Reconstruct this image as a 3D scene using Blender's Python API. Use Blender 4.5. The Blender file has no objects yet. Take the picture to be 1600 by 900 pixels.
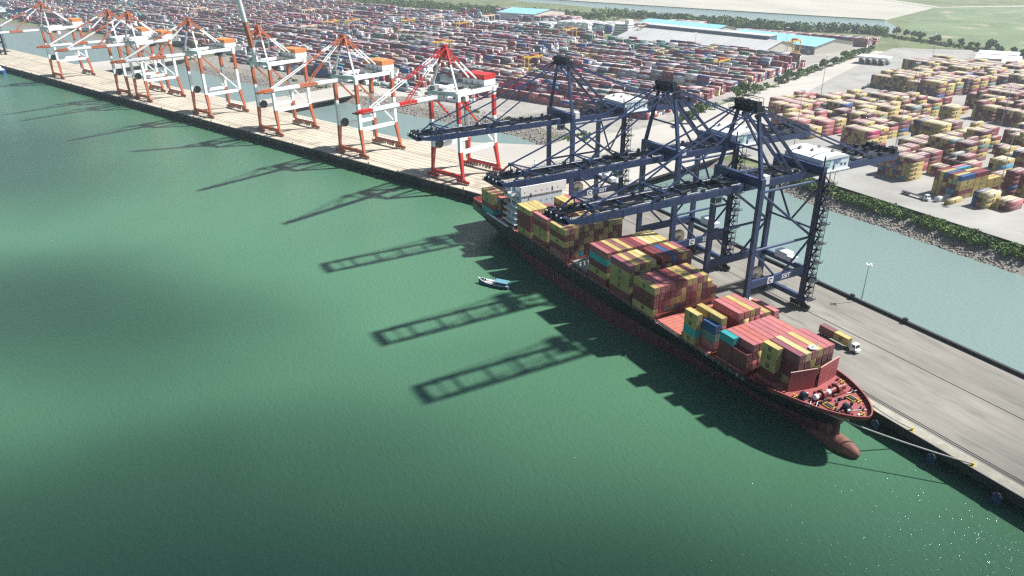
import bpy, math, random
import numpy as np
from mathutils import Vector, Matrix

SC = bpy.context.scene
COL = SC.collection
rnd = random.Random(7)
NR = np.random.default_rng(11)
R = math.radians

# ------------------------------------------------------------------ helpers
def link(o):
    COL.objects.link(o)
    return o

def tag(o, label=None, cat=None, group=None, kind=None):
    if label: o['label'] = label
    if cat: o['category'] = cat
    if group: o['group'] = group
    if kind: o['kind'] = kind
    return o

def empty(name, loc=(0, 0, 0), rz=0.0):
    o = link(bpy.data.objects.new(name, None))
    o.location = loc
    o.rotation_euler = (0, 0, rz)
    return o

KIDS = {}
class MB:
    """collects shapes and links them as ONE mesh object"""
    def __init__(s):
        s.v, s.f, s.m = [], [], []
    def add(s, vs, fs, m=0):
        b = len(s.v)
        s.v += [tuple(p) for p in vs]
        s.f += [tuple(b + i for i in f) for f in fs]
        s.m += [m] * len(fs)
        return s
    def box(s, x0, x1, y0, y1, z0, z1, m=0):
        return s.add([(x0, y0, z0), (x1, y0, z0), (x1, y1, z0), (x0, y1, z0), (x0, y0, z1), (x1, y0, z1), (x1, y1, z1), (x0, y1, z1)],
                     [(0, 3, 2, 1), (4, 5, 6, 7), (0, 1, 5, 4), (1, 2, 6, 5), (2, 3, 7, 6), (3, 0, 4, 7)], m)
    def bar(s, p, q, w, h=None, m=0, w2=None, h2=None, up=(0, 0, 1)):
        """box section beam from p to q: w sideways, h along 'up'"""
        h = w if h is None else h
        w2 = w if w2 is None else w2
        h2 = h if h2 is None else h2
        p, q = Vector(p), Vector(q)
        d = (q - p).normalized()
        u = Vector(up)
        if abs(d.dot(u)) > .95: u = Vector((0, 1, 0))
        a = d.cross(u).normalized()
        b = a.cross(d).normalized()
        vs = []
        for c, ww, hh in ((p, w, h), (q, w2, h2)):
            for sa, sb in ((-1, -1), (1, -1), (1, 1), (-1, 1)):
                vs.append(c + a * sa * ww / 2 + b * sb * hh / 2)
        return s.add(vs, [(3, 2, 1, 0), (4, 5, 6, 7), (0, 1, 5, 4), (1, 2, 6, 5), (2, 3, 7, 6), (3, 0, 4, 7)], m)
    def tube(s, p, q, r, n=8, m=0, r2=None):
        r2 = r if r2 is None else r2
        p, q = Vector(p), Vector(q)
        d = (q - p).normalized()
        u = Vector((0, 0, 1)) if abs(d.z) < .9 else Vector((1, 0, 0))
        a = d.cross(u).normalized(); b = a.cross(d)
        vs = [c + (a * math.cos(2 * math.pi * i / n) + b * math.sin(2 * math.pi * i / n)) * rr for c, rr in ((p, r), (q, r2)) for i in range(n)]
        fs = [(i, (i + 1) % n, n + (i + 1) % n, n + i) for i in range(n)] + [tuple(range(n))[::-1], tuple(range(n, 2 * n))]
        return s.add(vs, fs, m)
    def path(s, pts, r, n=6, m=0):
        for a, b in zip(pts, pts[1:]): s.tube(a, b, r, n, m)
        return s
    def prism(s, pts, z0, z1, m=0, mt=None):
        n = len(pts)
        vs = [(x, y, z0) for x, y in pts] + [(x, y, z1) for x, y in pts]
        s.add(vs, [(i, (i + 1) % n, n + (i + 1) % n, n + i) for i in range(n)] + [tuple(range(n))[::-1]], m)
        b = len(s.v) - n
        s.f.append(tuple(range(b, b + n))); s.m.append(m if mt is None else mt)
        return s
    def sheet(s, pts, z, m=0):
        return s.add([(x, y, z) for x, y in pts], [tuple(range(len(pts)))], m)
    def build(s, name, mats, parent=None, smooth=False):
        me = bpy.data.meshes.new(name)
        me.from_pydata(s.v, [], s.f)
        mats = mats if isinstance(mats, (list, tuple)) else [mats]
        for k in mats: me.materials.append(k)
        if len(mats) > 1: me.polygons.foreach_set('material_index', s.m)
        if smooth: me.polygons.foreach_set('use_smooth', [True] * len(me.polygons))
        me.update()
        o = link(bpy.data.objects.new(name, me))
        if parent is not None:
            o.parent = parent
            KIDS.setdefault(parent.name, []).append(o)
        return o

def child(name, me, parent):
    o = link(bpy.data.objects.new(name, me)); o.parent = parent
    KIDS.setdefault(parent.name, []).append(o)
    return o

def copy_tree(o, parent=None):
    c = link(o.copy())
    if parent is not None:
        c.parent = parent
        KIDS.setdefault(parent.name, []).append(c)
    for k in list(KIDS.get(o.name, [])): copy_tree(k, c)
    return c

def np_mesh(name, V, F, mats, midx=None, col=None, smooth=False, kind=None):
    """V (n,3), F (m,4) arrays -> mesh object; col (m,3) per face paint colour"""
    me = bpy.data.meshes.new(name)
    n, m = len(V), len(F); k = F.shape[1]
    me.vertices.add(n); me.vertices.foreach_set('co', np.asarray(V, np.float32).ravel())
    me.loops.add(m * k); me.loops.foreach_set('vertex_index', np.asarray(F, np.int32).ravel())
    me.polygons.add(m)
    me.polygons.foreach_set('loop_start', np.arange(0, m * k, k, dtype=np.int32))
    me.polygons.foreach_set('loop_total', np.full(m, k, np.int32))
    for q in mats: me.materials.append(q)
    if midx is not None: me.polygons.foreach_set('material_index', np.asarray(midx, np.int32))
    if smooth: me.polygons.foreach_set('use_smooth', np.ones(m, bool))
    me.update(calc_edges=True); me.validate()
    if col is not None:
        at = me.attributes.new('paint', 'FLOAT_COLOR', 'CORNER')
        c4 = np.ones((m, 4), np.float32); c4[:, :3] = col
        at.data.foreach_set('color', np.repeat(c4, k, axis=0).ravel())
    o = link(bpy.data.objects.new(name, me))
    if kind: o['kind'] = kind
    return o

BOXF = np.array([(4, 5, 6, 7), (0, 1, 5, 4), (1, 2, 6, 5), (2, 3, 7, 6), (3, 0, 4, 7)])
def boxes_np(c, half, ax, ay):
    """c (n,3) base centres, half (n,3)=(hx,hy,height); ax, ay unit vectors -> V,F of 5-sided boxes"""
    n = len(c)
    sx = np.array([-1, 1, 1, -1, -1, 1, 1, -1.]); sy = np.array([-1, -1, 1, 1, -1, -1, 1, 1.]); sz = np.array([0, 0, 0, 0, 1, 1, 1, 1.])
    V = c[:, None, :] + sx[None, :, None] * half[:, 0, None, None] * np.array(ax)[None, None, :] + sy[None, :, None] * half[:, 1, None, None] * np.array(ay)[None, None, :]
    V[:, :, 2] += sz[None, :] * half[:, 2, None]
    F = BOXF[None] + 8 * np.arange(n)[:, None, None]
    return V.reshape(-1, 3), F.reshape(-1, 4)

# ------------------------------------------------------------------ materials
def mat(name, c, rough=.6, metal=0., var=.18, scale=.6, rust=None, bump=0., spec=.5, stretch=(1, 1, 1), objrand=0., bscale=None, world=True):
    m = bpy.data.materials.new(name); m.use_nodes = True
    nt = m.node_tree; N = nt.nodes; L = nt.links
    b = N['Principled BSDF']
    b.inputs['Roughness'].default_value = rough; b.inputs['Metallic'].default_value = metal
    b.inputs['Specular IOR Level'].default_value = spec
    tc = N.new('ShaderNodeTexCoord'); mp = N.new('ShaderNodeMapping')
    mp.inputs['Scale'].default_value = stretch
    if world:
        g = N.new('ShaderNodeNewGeometry'); L.new(g.outputs['Position'], mp.inputs['Vector'])
    else:
        L.new(tc.outputs['Object'], mp.inputs['Vector'])
    nz = N.new('ShaderNodeTexNoise'); nz.inputs['Scale'].default_value = scale; nz.inputs['Detail'].default_value = 6; nz.inputs['Roughness'].default_value = .65
    L.new(mp.outputs['Vector'], nz.inputs['Vector'])
    rp = N.new('ShaderNodeValToRGB')
    rp.color_ramp.elements[0].position = .3; rp.color_ramp.elements[1].position = .72
    rp.color_ramp.elements[0].color = (*[max(0, x * (1 - var)) for x in c], 1)
    rp.color_ramp.elements[1].color = (*[min(1, x * (1 + var)) for x in c], 1)
    L.new(nz.outputs['Fac'], rp.inputs['Fac'])
    out = rp.outputs['Color']
    if rust:
        n2 = N.new('ShaderNodeTexNoise'); n2.inputs['Scale'].default_value = scale * 2.3; n2.inputs['Detail'].default_value = 8
        L.new(mp.outputs['Vector'], n2.inputs['Vector'])
        r2 = N.new('ShaderNodeValToRGB'); r2.color_ramp.elements[0].position = .56; r2.color_ramp.elements[1].position = .72
        L.new(n2.outputs['Fac'], r2.inputs['Fac'])
        mx = N.new('ShaderNodeMix'); mx.data_type = 'RGBA'
        L.new(r2.outputs['Color'], mx.inputs['Factor']); L.new(out, mx.inputs['A']); mx.inputs['B'].default_value = (*rust, 1)
        out = mx.outputs['Result']
    if objrand:
        oi = N.new('ShaderNodeObjectInfo'); hs = N.new('ShaderNodeHueSaturation'); mr = N.new('ShaderNodeMapRange')
        mr.inputs['To Min'].default_value = 1 - objrand; mr.inputs['To Max'].default_value = 1 + objrand
        L.new(oi.outputs['Random'], mr.inputs['Value']); L.new(mr.outputs['Result'], hs.inputs['Value']); L.new(out, hs.inputs['Color'])
        out = hs.outputs['Color']
    L.new(out, b.inputs['Base Color'])
    if bump:
        bp = N.new('ShaderNodeBump'); bp.inputs['Strength'].default_value = bump; bp.inputs['Distance'].default_value = .3
        nb = N.new('ShaderNodeTexNoise'); nb.inputs['Scale'].default_value = bscale or scale * 4; nb.inputs['Detail'].default_value = 4
        L.new(mp.outputs['Vector'], nb.inputs['Vector']); L.new(nb.outputs['Fac'], bp.inputs['Height']); L.new(bp.outputs['Normal'], b.inputs['Normal'])
    return m

def paintmat(name, rough=.55):
    m = bpy.data.materials.new(name); m.use_nodes = True
    nt = m.node_tree; N = nt.nodes; L = nt.links; b = N['Principled BSDF']
    b.inputs['Roughness'].default_value = rough
    a = N.new('ShaderNodeAttribute'); a.attribute_name = 'paint'
    g = N.new('ShaderNodeNewGeometry'); nz = N.new('ShaderNodeTexNoise'); nz.inputs['Scale'].default_value = .35; nz.inputs['Detail'].default_value = 6
    L.new(g.outputs['Position'], nz.inputs['Vector'])
    mr = N.new('ShaderNodeMapRange'); mr.inputs['To Min'].default_value = .7; mr.inputs['To Max'].default_value = 1.3
    L.new(nz.outputs['Fac'], mr.inputs['Value'])
    hs = N.new('ShaderNodeHueSaturation'); L.new(mr.outputs['Result'], hs.inputs['Value']); L.new(a.outputs['Color'], hs.inputs['Color'])
    L.new(hs.outputs['Color'], b.inputs['Base Color'])
    return m

M = {}
M['blue'] = mat('crane_blue_paint', (.034, .056, .135), .42, var=.25, scale=.5, rust=(.05, .062, .11))
M['bluedark'] = mat('dark_machinery', (.018, .022, .035), .6, var=.4, scale=.9)
M['deckgrey'] = mat('walkway_grating', (.42, .42, .42), .7, var=.3, scale=.8, rust=(.2, .13, .09))
M['white'] = mat('white_paint', (.84, .85, .85), .45, var=.07, scale=.5)
M['palehouse'] = mat('shade_tinted_white_paint', (.72, .80, .84), .5, var=.06, scale=.5)  # white paint with the bluish shade of unlit walls put into its colour
M['red'] = mat('signal_red_paint', (.55, .03, .025), .45, var=.2, scale=.6, rust=(.33, .04, .03))
M['orange'] = mat('faded_orange_paint', (.50, .13, .055), .5, var=.2, scale=.6, rust=(.3, .09, .05))
M['maroon'] = mat('maroon_paint', (.20, .035, .03), .5, var=.25, scale=.5)
M['rubber'] = mat('black_rubber', (.02, .02, .022), .8)
M['steel'] = mat('galvanised_steel', (.35, .36, .36), .5, .3, var=.2)
M['yellowp'] = mat('yellow_paint', (.55, .40, .06), .5)
M['glass'] = mat('dark_glass', (.02, .03, .04), .08, var=.1, spec=.8)
M['wheel'] = mat('wheel_grey', (.30, .27, .22), .6, var=.3)

# ------------------------------------------------------------------ camera
CAM_H = 137.6
f_px, pit, rol, yaw = 1130., R(25.64), R(-.75), R(152.08)
d = Vector((math.cos(yaw) * math.cos(pit), math.sin(yaw) * math.cos(pit), -math.sin(pit)))
r = Vector((math.sin(yaw), -math.cos(yaw), 0)); u = r.cross(d)
r2 = r * math.cos(rol) + u * math.sin(rol); u2 = u * math.cos(rol) - r * math.sin(rol)
cd = bpy.data.cameras.new('camera'); cam = link(bpy.data.objects.new('camera', cd))
cd.sensor_width = 36; cd.lens = 36 * f_px / 1600; cd.clip_start = 1; cd.clip_end = 30000
mw = Matrix((r2, u2, -d)).transposed().to_4x4(); mw.translation = (0, 0, CAM_H)
cam.matrix_world = mw
SC.camera = cam

# ------------------------------------------------------------------ light
sd = Vector((13., 43., 58.)).normalized()           # towards the sun
w = bpy.data.worlds.new('World'); SC.world = w; w.use_nodes = True
wn = w.node_tree
bg = wn.nodes['Background']; sky = wn.nodes.new('ShaderNodeTexSky'); sky.sky_type = 'NISHITA'; sky.sun_disc = False
sky.sun_elevation = math.asin(sd.z); sky.sun_rotation = math.atan2(sd.x, sd.y)
sky.air_density = 1.0; sky.dust_density = .5; sky.ozone_density = 1.0
wn.links.new(sky.outputs['Color'], bg.inputs['Color']); bg.inputs['Strength'].default_value = .05
sl = bpy.data.lights.new('sun', 'SUN'); sl.energy = 5.0; sl.angle = R(2.0); sl.color = (1., .97, .925)
so = link(bpy.data.objects.new('sun', sl)); so.rotation_euler = sd.to_track_quat('Z', 'Y').to_euler(); so.location = (0, 0, 400)
SC.view_settings.view_transform = 'Standard'; SC.view_settings.look = 'None'; SC.view_settings.exposure = .85; SC.view_settings.gamma = 1
SC.view_settings.use_curve_mapping = False
SC.cycles.use_denoising = False; SC.cycles.denoiser = 'OPENIMAGEDENOISE'; SC.cycles.denoising_input_passes = 'RGB_ALBEDO_NORMAL'; SC.cycles.denoising_prefilter = 'ACCURATE'
SC.cycles.filter_width = 1.3
SC.cycles.use_adaptive_sampling = False
SC.cycles.max_bounces = 6; SC.cycles.diffuse_bounces = 2; SC.cycles.glossy_bounces = 2; SC.cycles.transmission_bounces = 2
SC.cycles.volume_bounces = 1; SC.cycles.transparent_max_bounces = 8
SC.cycles.sample_clamp_indirect = 6

# left quay frame: s along its edge, n inland
TH = R(21.1); DS = (math.cos(TH), math.sin(TH)); DN = (-math.sin(TH), math.cos(TH))
def SN(s, n): return (s * DS[0] + n * DN[0], s * DS[1] + n * DN[1])
QZ = 6.0

# ------------------------------------------------------------------ water
def water_mat():
    m = bpy.data.materials.new('silty_green_water'); m.use_nodes = True
    nt = m.node_tree; N = nt.nodes; L = nt.links; b = N['Principled BSDF']
    g = N.new('ShaderNodeNewGeometry')
    n1 = N.new('ShaderNodeTexNoise'); n1.inputs['Scale'].default_value = .006; n1.inputs['Detail'].default_value = 4; n1.inputs['Distortion'].default_value = .6
    L.new(g.outputs['Position'], n1.inputs['Vector'])
    rp = N.new('ShaderNodeValToRGB'); rp.color_ramp.elements[0].position = .3; rp.color_ramp.elements[1].position = .75
    rp.color_ramp.elements[0].color = (.060, .150, .088, 1); rp.color_ramp.elements[1].color = (.078, .186, .110, 1)
    L.new(n1.outputs['Fac'], rp.inputs['Fac'])
    sx = N.new('ShaderNodeSeparateXYZ'); L.new(g.outputs['Position'], sx.inputs['Vector'])
    mr = N.new('ShaderNodeMapRange'); mr.inputs['From Min'].default_value = 238; mr.inputs['From Max'].default_value = 246
    # sheltered basin behind the quays carries paler silt: n > 345 of the quay line
    dt = N.new('ShaderNodeVectorMath'); dt.operation = 'DOT_PRODUCT'; dt.inputs[1].default_value = (DN[0], DN[1], 0)
    L.new(g.outputs['Position'], dt.inputs[0])
    mr2 = N.new('ShaderNodeMapRange'); mr2.inputs['From Min'].default_value = 330; mr2.inputs['From Max'].default_value = 345
    L.new(dt.outputs['Value'], mr2.inputs['Value']); L.new(sx.outputs['Y'], mr.inputs['Value'])
    mn = N.new('ShaderNodeMath'); mn.operation = 'MINIMUM'
    gt = N.new('ShaderNodeMath'); gt.operation = 'GREATER_THAN'; gt.inputs[1].default_value = -335
    L.new(sx.outputs['X'], gt.inputs[0])
    mu = N.new('ShaderNodeMath'); mu.operation = 'MULTIPLY'; L.new(gt.outputs[0], mu.inputs[0]); L.new(mr.outputs['Result'], mu.inputs[1])
    mxx = N.new('ShaderNodeMath'); mxx.operation = 'MAXIMUM'; L.new(mu.outputs[0], mxx.inputs[0])
    lt = N.new('ShaderNodeMath'); lt.operation = 'SUBTRACT'; lt.inputs[0].default_value = 1; L.new(gt.outputs[0], lt.inputs[1])
    m2 = N.new('ShaderNodeMath'); m2.operation = 'MULTIPLY'; L.new(lt.outputs[0], m2.inputs[0]); L.new(mr2.outputs['Result'], m2.inputs[1])
    L.new(m2.outputs[0], mxx.inputs[1])
    mx = N.new('ShaderNodeMix'); mx.data_type = 'RGBA'; L.new(mxx.outputs[0], mx.inputs['Factor'])
    L.new(rp.outputs['Color'], mx.inputs['A']); mx.inputs['B'].default_value = (.175, .245, .232, 1)
    L.new(mx.outputs['Result'], b.inputs['Base Color'])
    b.inputs['Roughness'].default_value = .1; b.inputs['IOR'].default_value = 1.33; b.inputs['Specular IOR Level'].default_value = .5
    w1 = N.new('ShaderNodeTexNoise'); w1.inputs['Scale'].default_value = .42; w1.inputs['Detail'].default_value = 5; w1.inputs['Roughness'].default_value = .6; w1.inputs['Distortion'].default_value = .5
    mp = N.new('ShaderNodeMapping'); mp.inputs['Scale'].default_value = (1, 1.7, 1); mp.inputs['Rotation'].default_value = (0, 0, .5)
    L.new(g.outputs['Position'], mp.inputs['Vector']); L.new(mp.outputs['Vector'], w1.inputs['Vector'])
    bp = N.new('ShaderNodeBump'); bp.inputs['Strength'].default_value = .8; bp.inputs['Distance'].default_value = .42
    L.new(w1.outputs['Fac'], bp.inputs['Height']); L.new(bp.outputs['Normal'], b.inputs['Normal'])
    return m
M['water'] = water_mat()
tag(MB().sheet([(-7000, -4000), (4000, -4000), (4000, 5000), (-7000, 5000)], 0).build('river_water', M['water']), kind='structure')

# ------------------------------------------------------------------ ground
M['scrub'] = mat('scrub_ground', (.105, .135, .055), .95, var=.45, scale=.02, rust=(.24, .20, .12))
M['gravel'] = mat('gravel_ground', (0.230, 0.212, 0.187), .95, var=.35, scale=.25, rust=(0.136, 0.128, 0.111), bump=.5)
M['yardl'] = mat('yard_concrete', (0.288, 0.272, 0.248), .9, var=.2, scale=.05, rust=(0.208, 0.200, 0.184))
M['yardr'] = mat('pale_yard_concrete', (0.281, 0.274, 0.255), .9, var=.22, scale=.022, rust=(0.220, 0.217, 0.205))
M['mud'] = mat('pale_mudflat', (.36, .345, .295), .95, var=.14, scale=.006, rust=(.29, .28, .23), stretch=(.5, 1.6, 1))
M['grassf'] = mat('meadow', (.115, .165, .080), .95, var=.3, scale=.008, rust=(.30, .27, .18))
M['lawn'] = mat('lawn_green', (.10, .22, .05), .95, var=.3, scale=.05)
M['road'] = mat('pale_road_concrete', (0.390, 0.370, 0.332), .9, var=.12, scale=.06, rust=(0.343, 0.328, 0.296), stretch=(.35, .1, 1))
M['deckR'] = mat('grey_quay_concrete', (.215, .203, .178), .92, var=.3, scale=.09, rust=(.145, .137, .124), stretch=(.25, 1, 1))
M['dark'] = mat('dark_and_shaded_concrete', (.028, .03, .033), .8, var=.3)  # dark kerbs and rails; also stands in for shade under the decks
M['kerb'] = mat('concrete_kerb', (0.336, 0.320, 0.272), .9, var=.25, scale=.3, rust=(0.440, 0.400, 0.200))

shore = [(4000, 350), (400, 349), (-155, 349), (-182, 348), (-219, 348.5), (-242, 347), (-266, 346), (-292, 350), (-330, 349), (-356, 344), (-440, 278)]
for s_, n_ in ((-360, 437), (-420, 437.5), (-500, 438), (-560, 437), (-640, 438), (-740, 437), (-850, 441), (-940, 456), (-960, 500), (-1150, 512), (-1400, 505), (-1900, 498), (-3500, 480)):
    shore.append(SN(s_, n_))
land = shore + [(-6500, 4800), (4000, 4800)]
tag(MB().sheet(land, 4.6).build('ground', M['scrub']), kind='structure')

def sheet(name, pts, z, m, kind='structure'):
    return tag(MB().sheet(pts, z).build(name, m), kind=kind)
sheet('gravel_ground', [SN(-300, 437.5), SN(-300, 500), SN(-955, 512), SN(-938, 457), SN(-850, 442), SN(-740, 438.5), SN(-560, 438.5)], 4.62, M['gravel'])
sheet('container_yard_ground', [SN(-286, 440), SN(-286, 1075), SN(-470, 1120), SN(-880, 1180), SN(-1400, 1180), SN(-3200, 1400), SN(-3200, 520), SN(-1200, 545), SN(-900, 516), SN(-700, 500), SN(-520, 462), SN(-420, 446)], 4.68, M['yardl'])
sheet('terminal_yard_ground', [(600, 360), (-352, 360), (-442, 345), (-452, 392), SN(-268, 560), SN(-268, 1078), (-560, 985), (-470, 930), (-380, 905), (600, 905)], 4.70, M['yardr'])
sheet('road', [(-352, 345), (-448, 300), (-446, 345), (-455, 400), SN(-282, 575), SN(-279, 1040), SN(-268, 1040), SN(-252, 800), SN(-240, 660), (-380, 420), (-360, 372)], 4.74, M['road'])
sheet('channel_water', [(-4200, 480), (-1727, 905), (-1469, 945), (-1260, 966), (-923, 985), (-740, 1056), (-790, 1128), (-876, 1206), (-1083, 1143), (-1383, 1063), (-1800, 955), (-4200, 600)], 4.66, M['water'])
sheet('mudflat_ground', [(-876, 1212), (-1083, 1149), (-1383, 1069), (-1800, 961), (-4200, 606), (-5200, 2600), (-1500, 1760), (-979, 1499)], 4.66, M['mud'])
sheet('meadow_ground', [(-740, 1062), (-876, 1290), (-975, 1495), (-880, 1680), (100, 1900), (900, 1500), (600, 985), (-420, 985), (-560, 1010), (-650, 1045)], 4.66, M['grassf'])
sheet('field_road', [(-1500, 1762), (-979, 1505), (-880, 1690), (100, 1915), (100, 1940), (-900, 1712), (-985, 1530), (-1500, 1785)], 4.72, M['mud'])
sheet('lawn_ground', [SN(-770, 935), SN(-560, 925), SN(-560, 985), SN(-770, 1000)], 4.74, M['lawn'])
sheet('depot_lawn', [(-500, 905), (-380, 880), (600, 880), (600, 960), (-430, 960)], 4.76, M['lawn'])
# dykes: earth banks along the far channel
for a, b in (((-4200, 604), (-1800, 959)), ((-1800, 959), (-1383, 1067)), ((-1383, 1067), (-1083, 1147)), ((-1083, 1147), (-876, 1210))):
    tag(MB().bar((*a, 4.9), (*b, 4.9), 4, 1.6).build('earth_bank_ground', M['scrub']), kind='structure')

# grading between the ground edge and the water: a sloping bank under the boulders
M['rock'] = mat('riprap_rock', (0.255, 0.234, 0.208), .95, var=.4, scale=.7)
def bank(name, top, wide):
    b = MB(); n = len(top)
    vs = []
    for i, (x, y) in enumerate(top):
        x0, y0 = top[max(0, i - 1)]; x1, y1 = top[min(n - 1, i + 1)]
        t = Vector((x1 - x0, y1 - y0)).normalized()
        nn = Vector((-t.y, t.x))              # towards the water
        vs += [(x, y, 4.61), (x + nn.x * wide, y + nn.y * wide, -.6)]
    b.add(vs, [(2 * i, 2 * i + 1, 2 * i + 3, 2 * i + 2) for i in range(n - 1)])
    return tag(b.build(name, M['gravel']), kind='structure')
bank('bank_ground', shore, 12)

ICO = None
def ico():
    global ICO
    if ICO is None:
        t = (1 + 5 ** .5) / 2
        V = np.array([(-1, t, 0), (1, t, 0), (-1, -t, 0), (1, -t, 0), (0, -1, t), (0, 1, t), (0, -1, -t), (0, 1, -t), (t, 0, -1), (t, 0, 1), (-t, 0, -1), (-t, 0, 1)], float)
        V /= np.linalg.norm(V[0])
        F = np.array([(0, 11, 5), (0, 5, 1), (0, 1, 7), (0, 7, 10), (0, 10, 11), (1, 5, 9), (5, 11, 4), (11, 10, 2), (10, 7, 6), (7, 1, 8), (3, 9, 4), (3, 4, 2), (3, 2, 6), (3, 6, 8), (3, 8, 9), (4, 9, 5), (2, 4, 11), (6, 2, 10), (8, 6, 7), (9, 8, 1)])
        ICO = V, F
    return ICO
def boulders(name, c, rad, m):
    V0, F0 = ico(); n = len(c)
    V = V0[None] * (rad[:, None, None] * NR.uniform(.6, 1.25, (n, 12, 1))) * NR.uniform(.7, 1.25, (n, 1, 3)) + c[:, None, :]
    F = F0[None] + 12 * np.arange(n)[:, None, None]
    return np_mesh(name, V.reshape(-1, 3), F.reshape(-1, 3), [m], kind='stuff')
def along(top, n, w0, w1, zf):
    P = np.array(top); seg = np.diff(P, axis=0); ln = np.linalg.norm(seg, axis=1); cum = np.concatenate([[0], np.cumsum(ln)])
    t = NR.uniform(0, cum[-1], n); i = np.clip(np.searchsorted(cum, t) - 1, 0, len(ln) - 1)
    q = P[i] + seg[i] * ((t - cum[i]) / ln[i])[:, None]
    nn = np.stack([-seg[i, 1], seg[i, 0]], 1) / ln[i][:, None]
    wv = NR.uniform(w0, w1, n)
    xy = q + nn * wv[:, None]
    return np.column_stack([xy, zf(wv)])
zslope = lambda wv: np.where(wv > 0, 4.6 - wv * 5.2 / 12, 4.65)
c1 = along(shore[2:9], 3600, -1.5, 11.5, zslope)
c2 = along(shore[9:18], 5200, -22, 11.5, zslope)
c1 = c1[c1[:, 2] < 4.4]
boulders('shore_rocks', np.vstack([c1, c2]), np.concatenate([NR.uniform(.25, .75, len(c1)), NR.uniform(.3, .95, len(c2))]), M['rock'])

# ------------------------------------------------------------------ foliage
def leafmat(name, c, var=.4):
    m = mat(name, c, .75, var=var, scale=.35, spec=.25)
    return m
M['leaf'] = leafmat('leaf_green', (.115, .20, .055)); M['leaf2'] = leafmat('leaf_dark_green', (.07, .125, .045)); M['leaf3'] = leafmat('leaf_yellow_green', (.17, .25, .075))
M['bark'] = mat('bark', (.10, .075, .05), .9)
def leaves(c, size):
    n = len(c)
    a = NR.normal(size=(n, 3)); a /= np.linalg.norm(a, axis=1)[:, None]
    b = NR.normal(size=(n, 3)); b -= a * (a * b).sum(1)[:, None]; b /= np.linalg.norm(b, axis=1)[:, None]
    s = (np.asarray(size) * NR.uniform(.6, 1.3, n))[:, None]
    V = np.stack([c - a * s - b * s * .6, c + a * s - b * s * .5, c + a * s * .7 + b * s * .7, c - a * s * .8 + b * s * .6], 1)
    return V.reshape(-1, 3), np.arange(4 * n).reshape(-1, 4)
def lumps(centres, radii, per, squash=.8):
    k = len(centres); c = np.repeat(centres, per, 0); r_ = np.repeat(radii, per)
    v = NR.normal(size=(k * per, 3)); v /= np.linalg.norm(v, axis=1)[:, None]
    rr = NR.uniform(.45, 1.05, k * per) ** .5
    v *= (r_ * rr)[:, None]; v[:, 2] *= squash
    return c + v
# shrubs on the right bank (one uncountable band)
k = 760
bc = along(shore[2:9], k, -10.5, 3.2, lambda wv: 4.4 + NR.uniform(.2, 1.9, len(wv)) * np.clip((wv + 11) / 4, .3, 1))
bc = bc[(bc[:, 0] > -292)]
bc = np.vstack([bc, np.column_stack([NR.uniform(-155, -60, 160), NR.uniform(349.5, 358.5, 160), NR.uniform(4.6, 6.4, 160)])])
V, F = leaves(lumps(bc, NR.uniform(.9, 2.9, len(bc)) * (.75 + .45 * np.sin(bc[:, 0] * .21) * np.sin(bc[:, 0] * .083 + 1)), 90, .72), .46)
np_mesh('undergrowth', V, F, [M['leaf'], M['leaf2'], M['leaf3']], midx=np.repeat(NR.integers(0, 3, len(bc)), 90), kind='stuff')
# scrub patches on the rocky ground by the approach bridge
pc = [SN(-388, 446), SN(-383, 449), SN(-379, 445), SN(-392, 451), SN(-376, 450), SN(-436, 452), SN(-510, 458), SN(-590, 452), SN(-640, 446), SN(-700, 448), SN(-715, 449), SN(-455, 462)]
pc = np.array([(x + rnd.uniform(-5, 5), y + rnd.uniform(-5, 5), 5.2) for x, y in pc for _ in range(9)])
pc = np.vstack([pc, np.array([(x + rnd.uniform(-6, 6), y + rnd.uniform(-4, 4), 5.6) for x, y in ((-449, 296), (-444, 284), (-452, 305), (-440, 292)) for _ in range(9)])])
V, F = leaves(lumps(pc, NR.uniform(1, 2.6, len(pc)), 60, .7), .5)
np_mesh('scrub_undergrowth', V, F, [M['leaf'], M['leaf2']], midx=np.repeat(NR.integers(0, 2, len(pc)), 60), kind='stuff')

def tree_proto(seed, h, spread, lm, palm=False):
    rg = random.Random(seed)
    t = MB(); t.tube((0, 0, 0), (.1, .05, h * .45), .28, 7, r2=.17)
    cs, rs = [], []
    for i in range(7):
        a = i * 2.4 + rg.random(); rr = spread * rg.uniform(.35, .8); z = h * rg.uniform(.45, .85)
        p = (math.cos(a) * rr, math.sin(a) * rr, z)
        t.tube((.08, .04, h * .32), p, .1, 5, r2=.04)
        cs.append(p); rs.append(spread * rg.uniform(.38, .6))
    cs.append((0, 0, h * .9)); rs.append(spread * .45)
    tm = t.build('trunk', M['bark'])
    V, F = leaves(lumps(np.array(cs), np.array(rs), 55, .85), spread * .16)
    cm = np_mesh('crown', V, F, [lm])
    ms = (tm.data, cm.data)
    for o in (tm, cm): bpy.data.objects.remove(o)
    return ms
TP = [tree_proto(1, 7, 3.2, M['leaf']), tree_proto(2, 8, 3.6, M['leaf2']), tree_proto(3, 6, 2.8, M['leaf3']), tree_proto(5, 10, 4.4, M['leaf2'])]
def tree(x, y, sc, kind, label, group, z=4.6):
    o = empty('tree', (x, y, z), rnd.uniform(0, 6.28)); o.scale = (sc, sc, sc * rnd.uniform(.9, 1.1))
    child('trunk', TP[kind][0], o); child('crown', TP[kind][1], o)
    return tag(o, label, 'tree', group)
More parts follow.
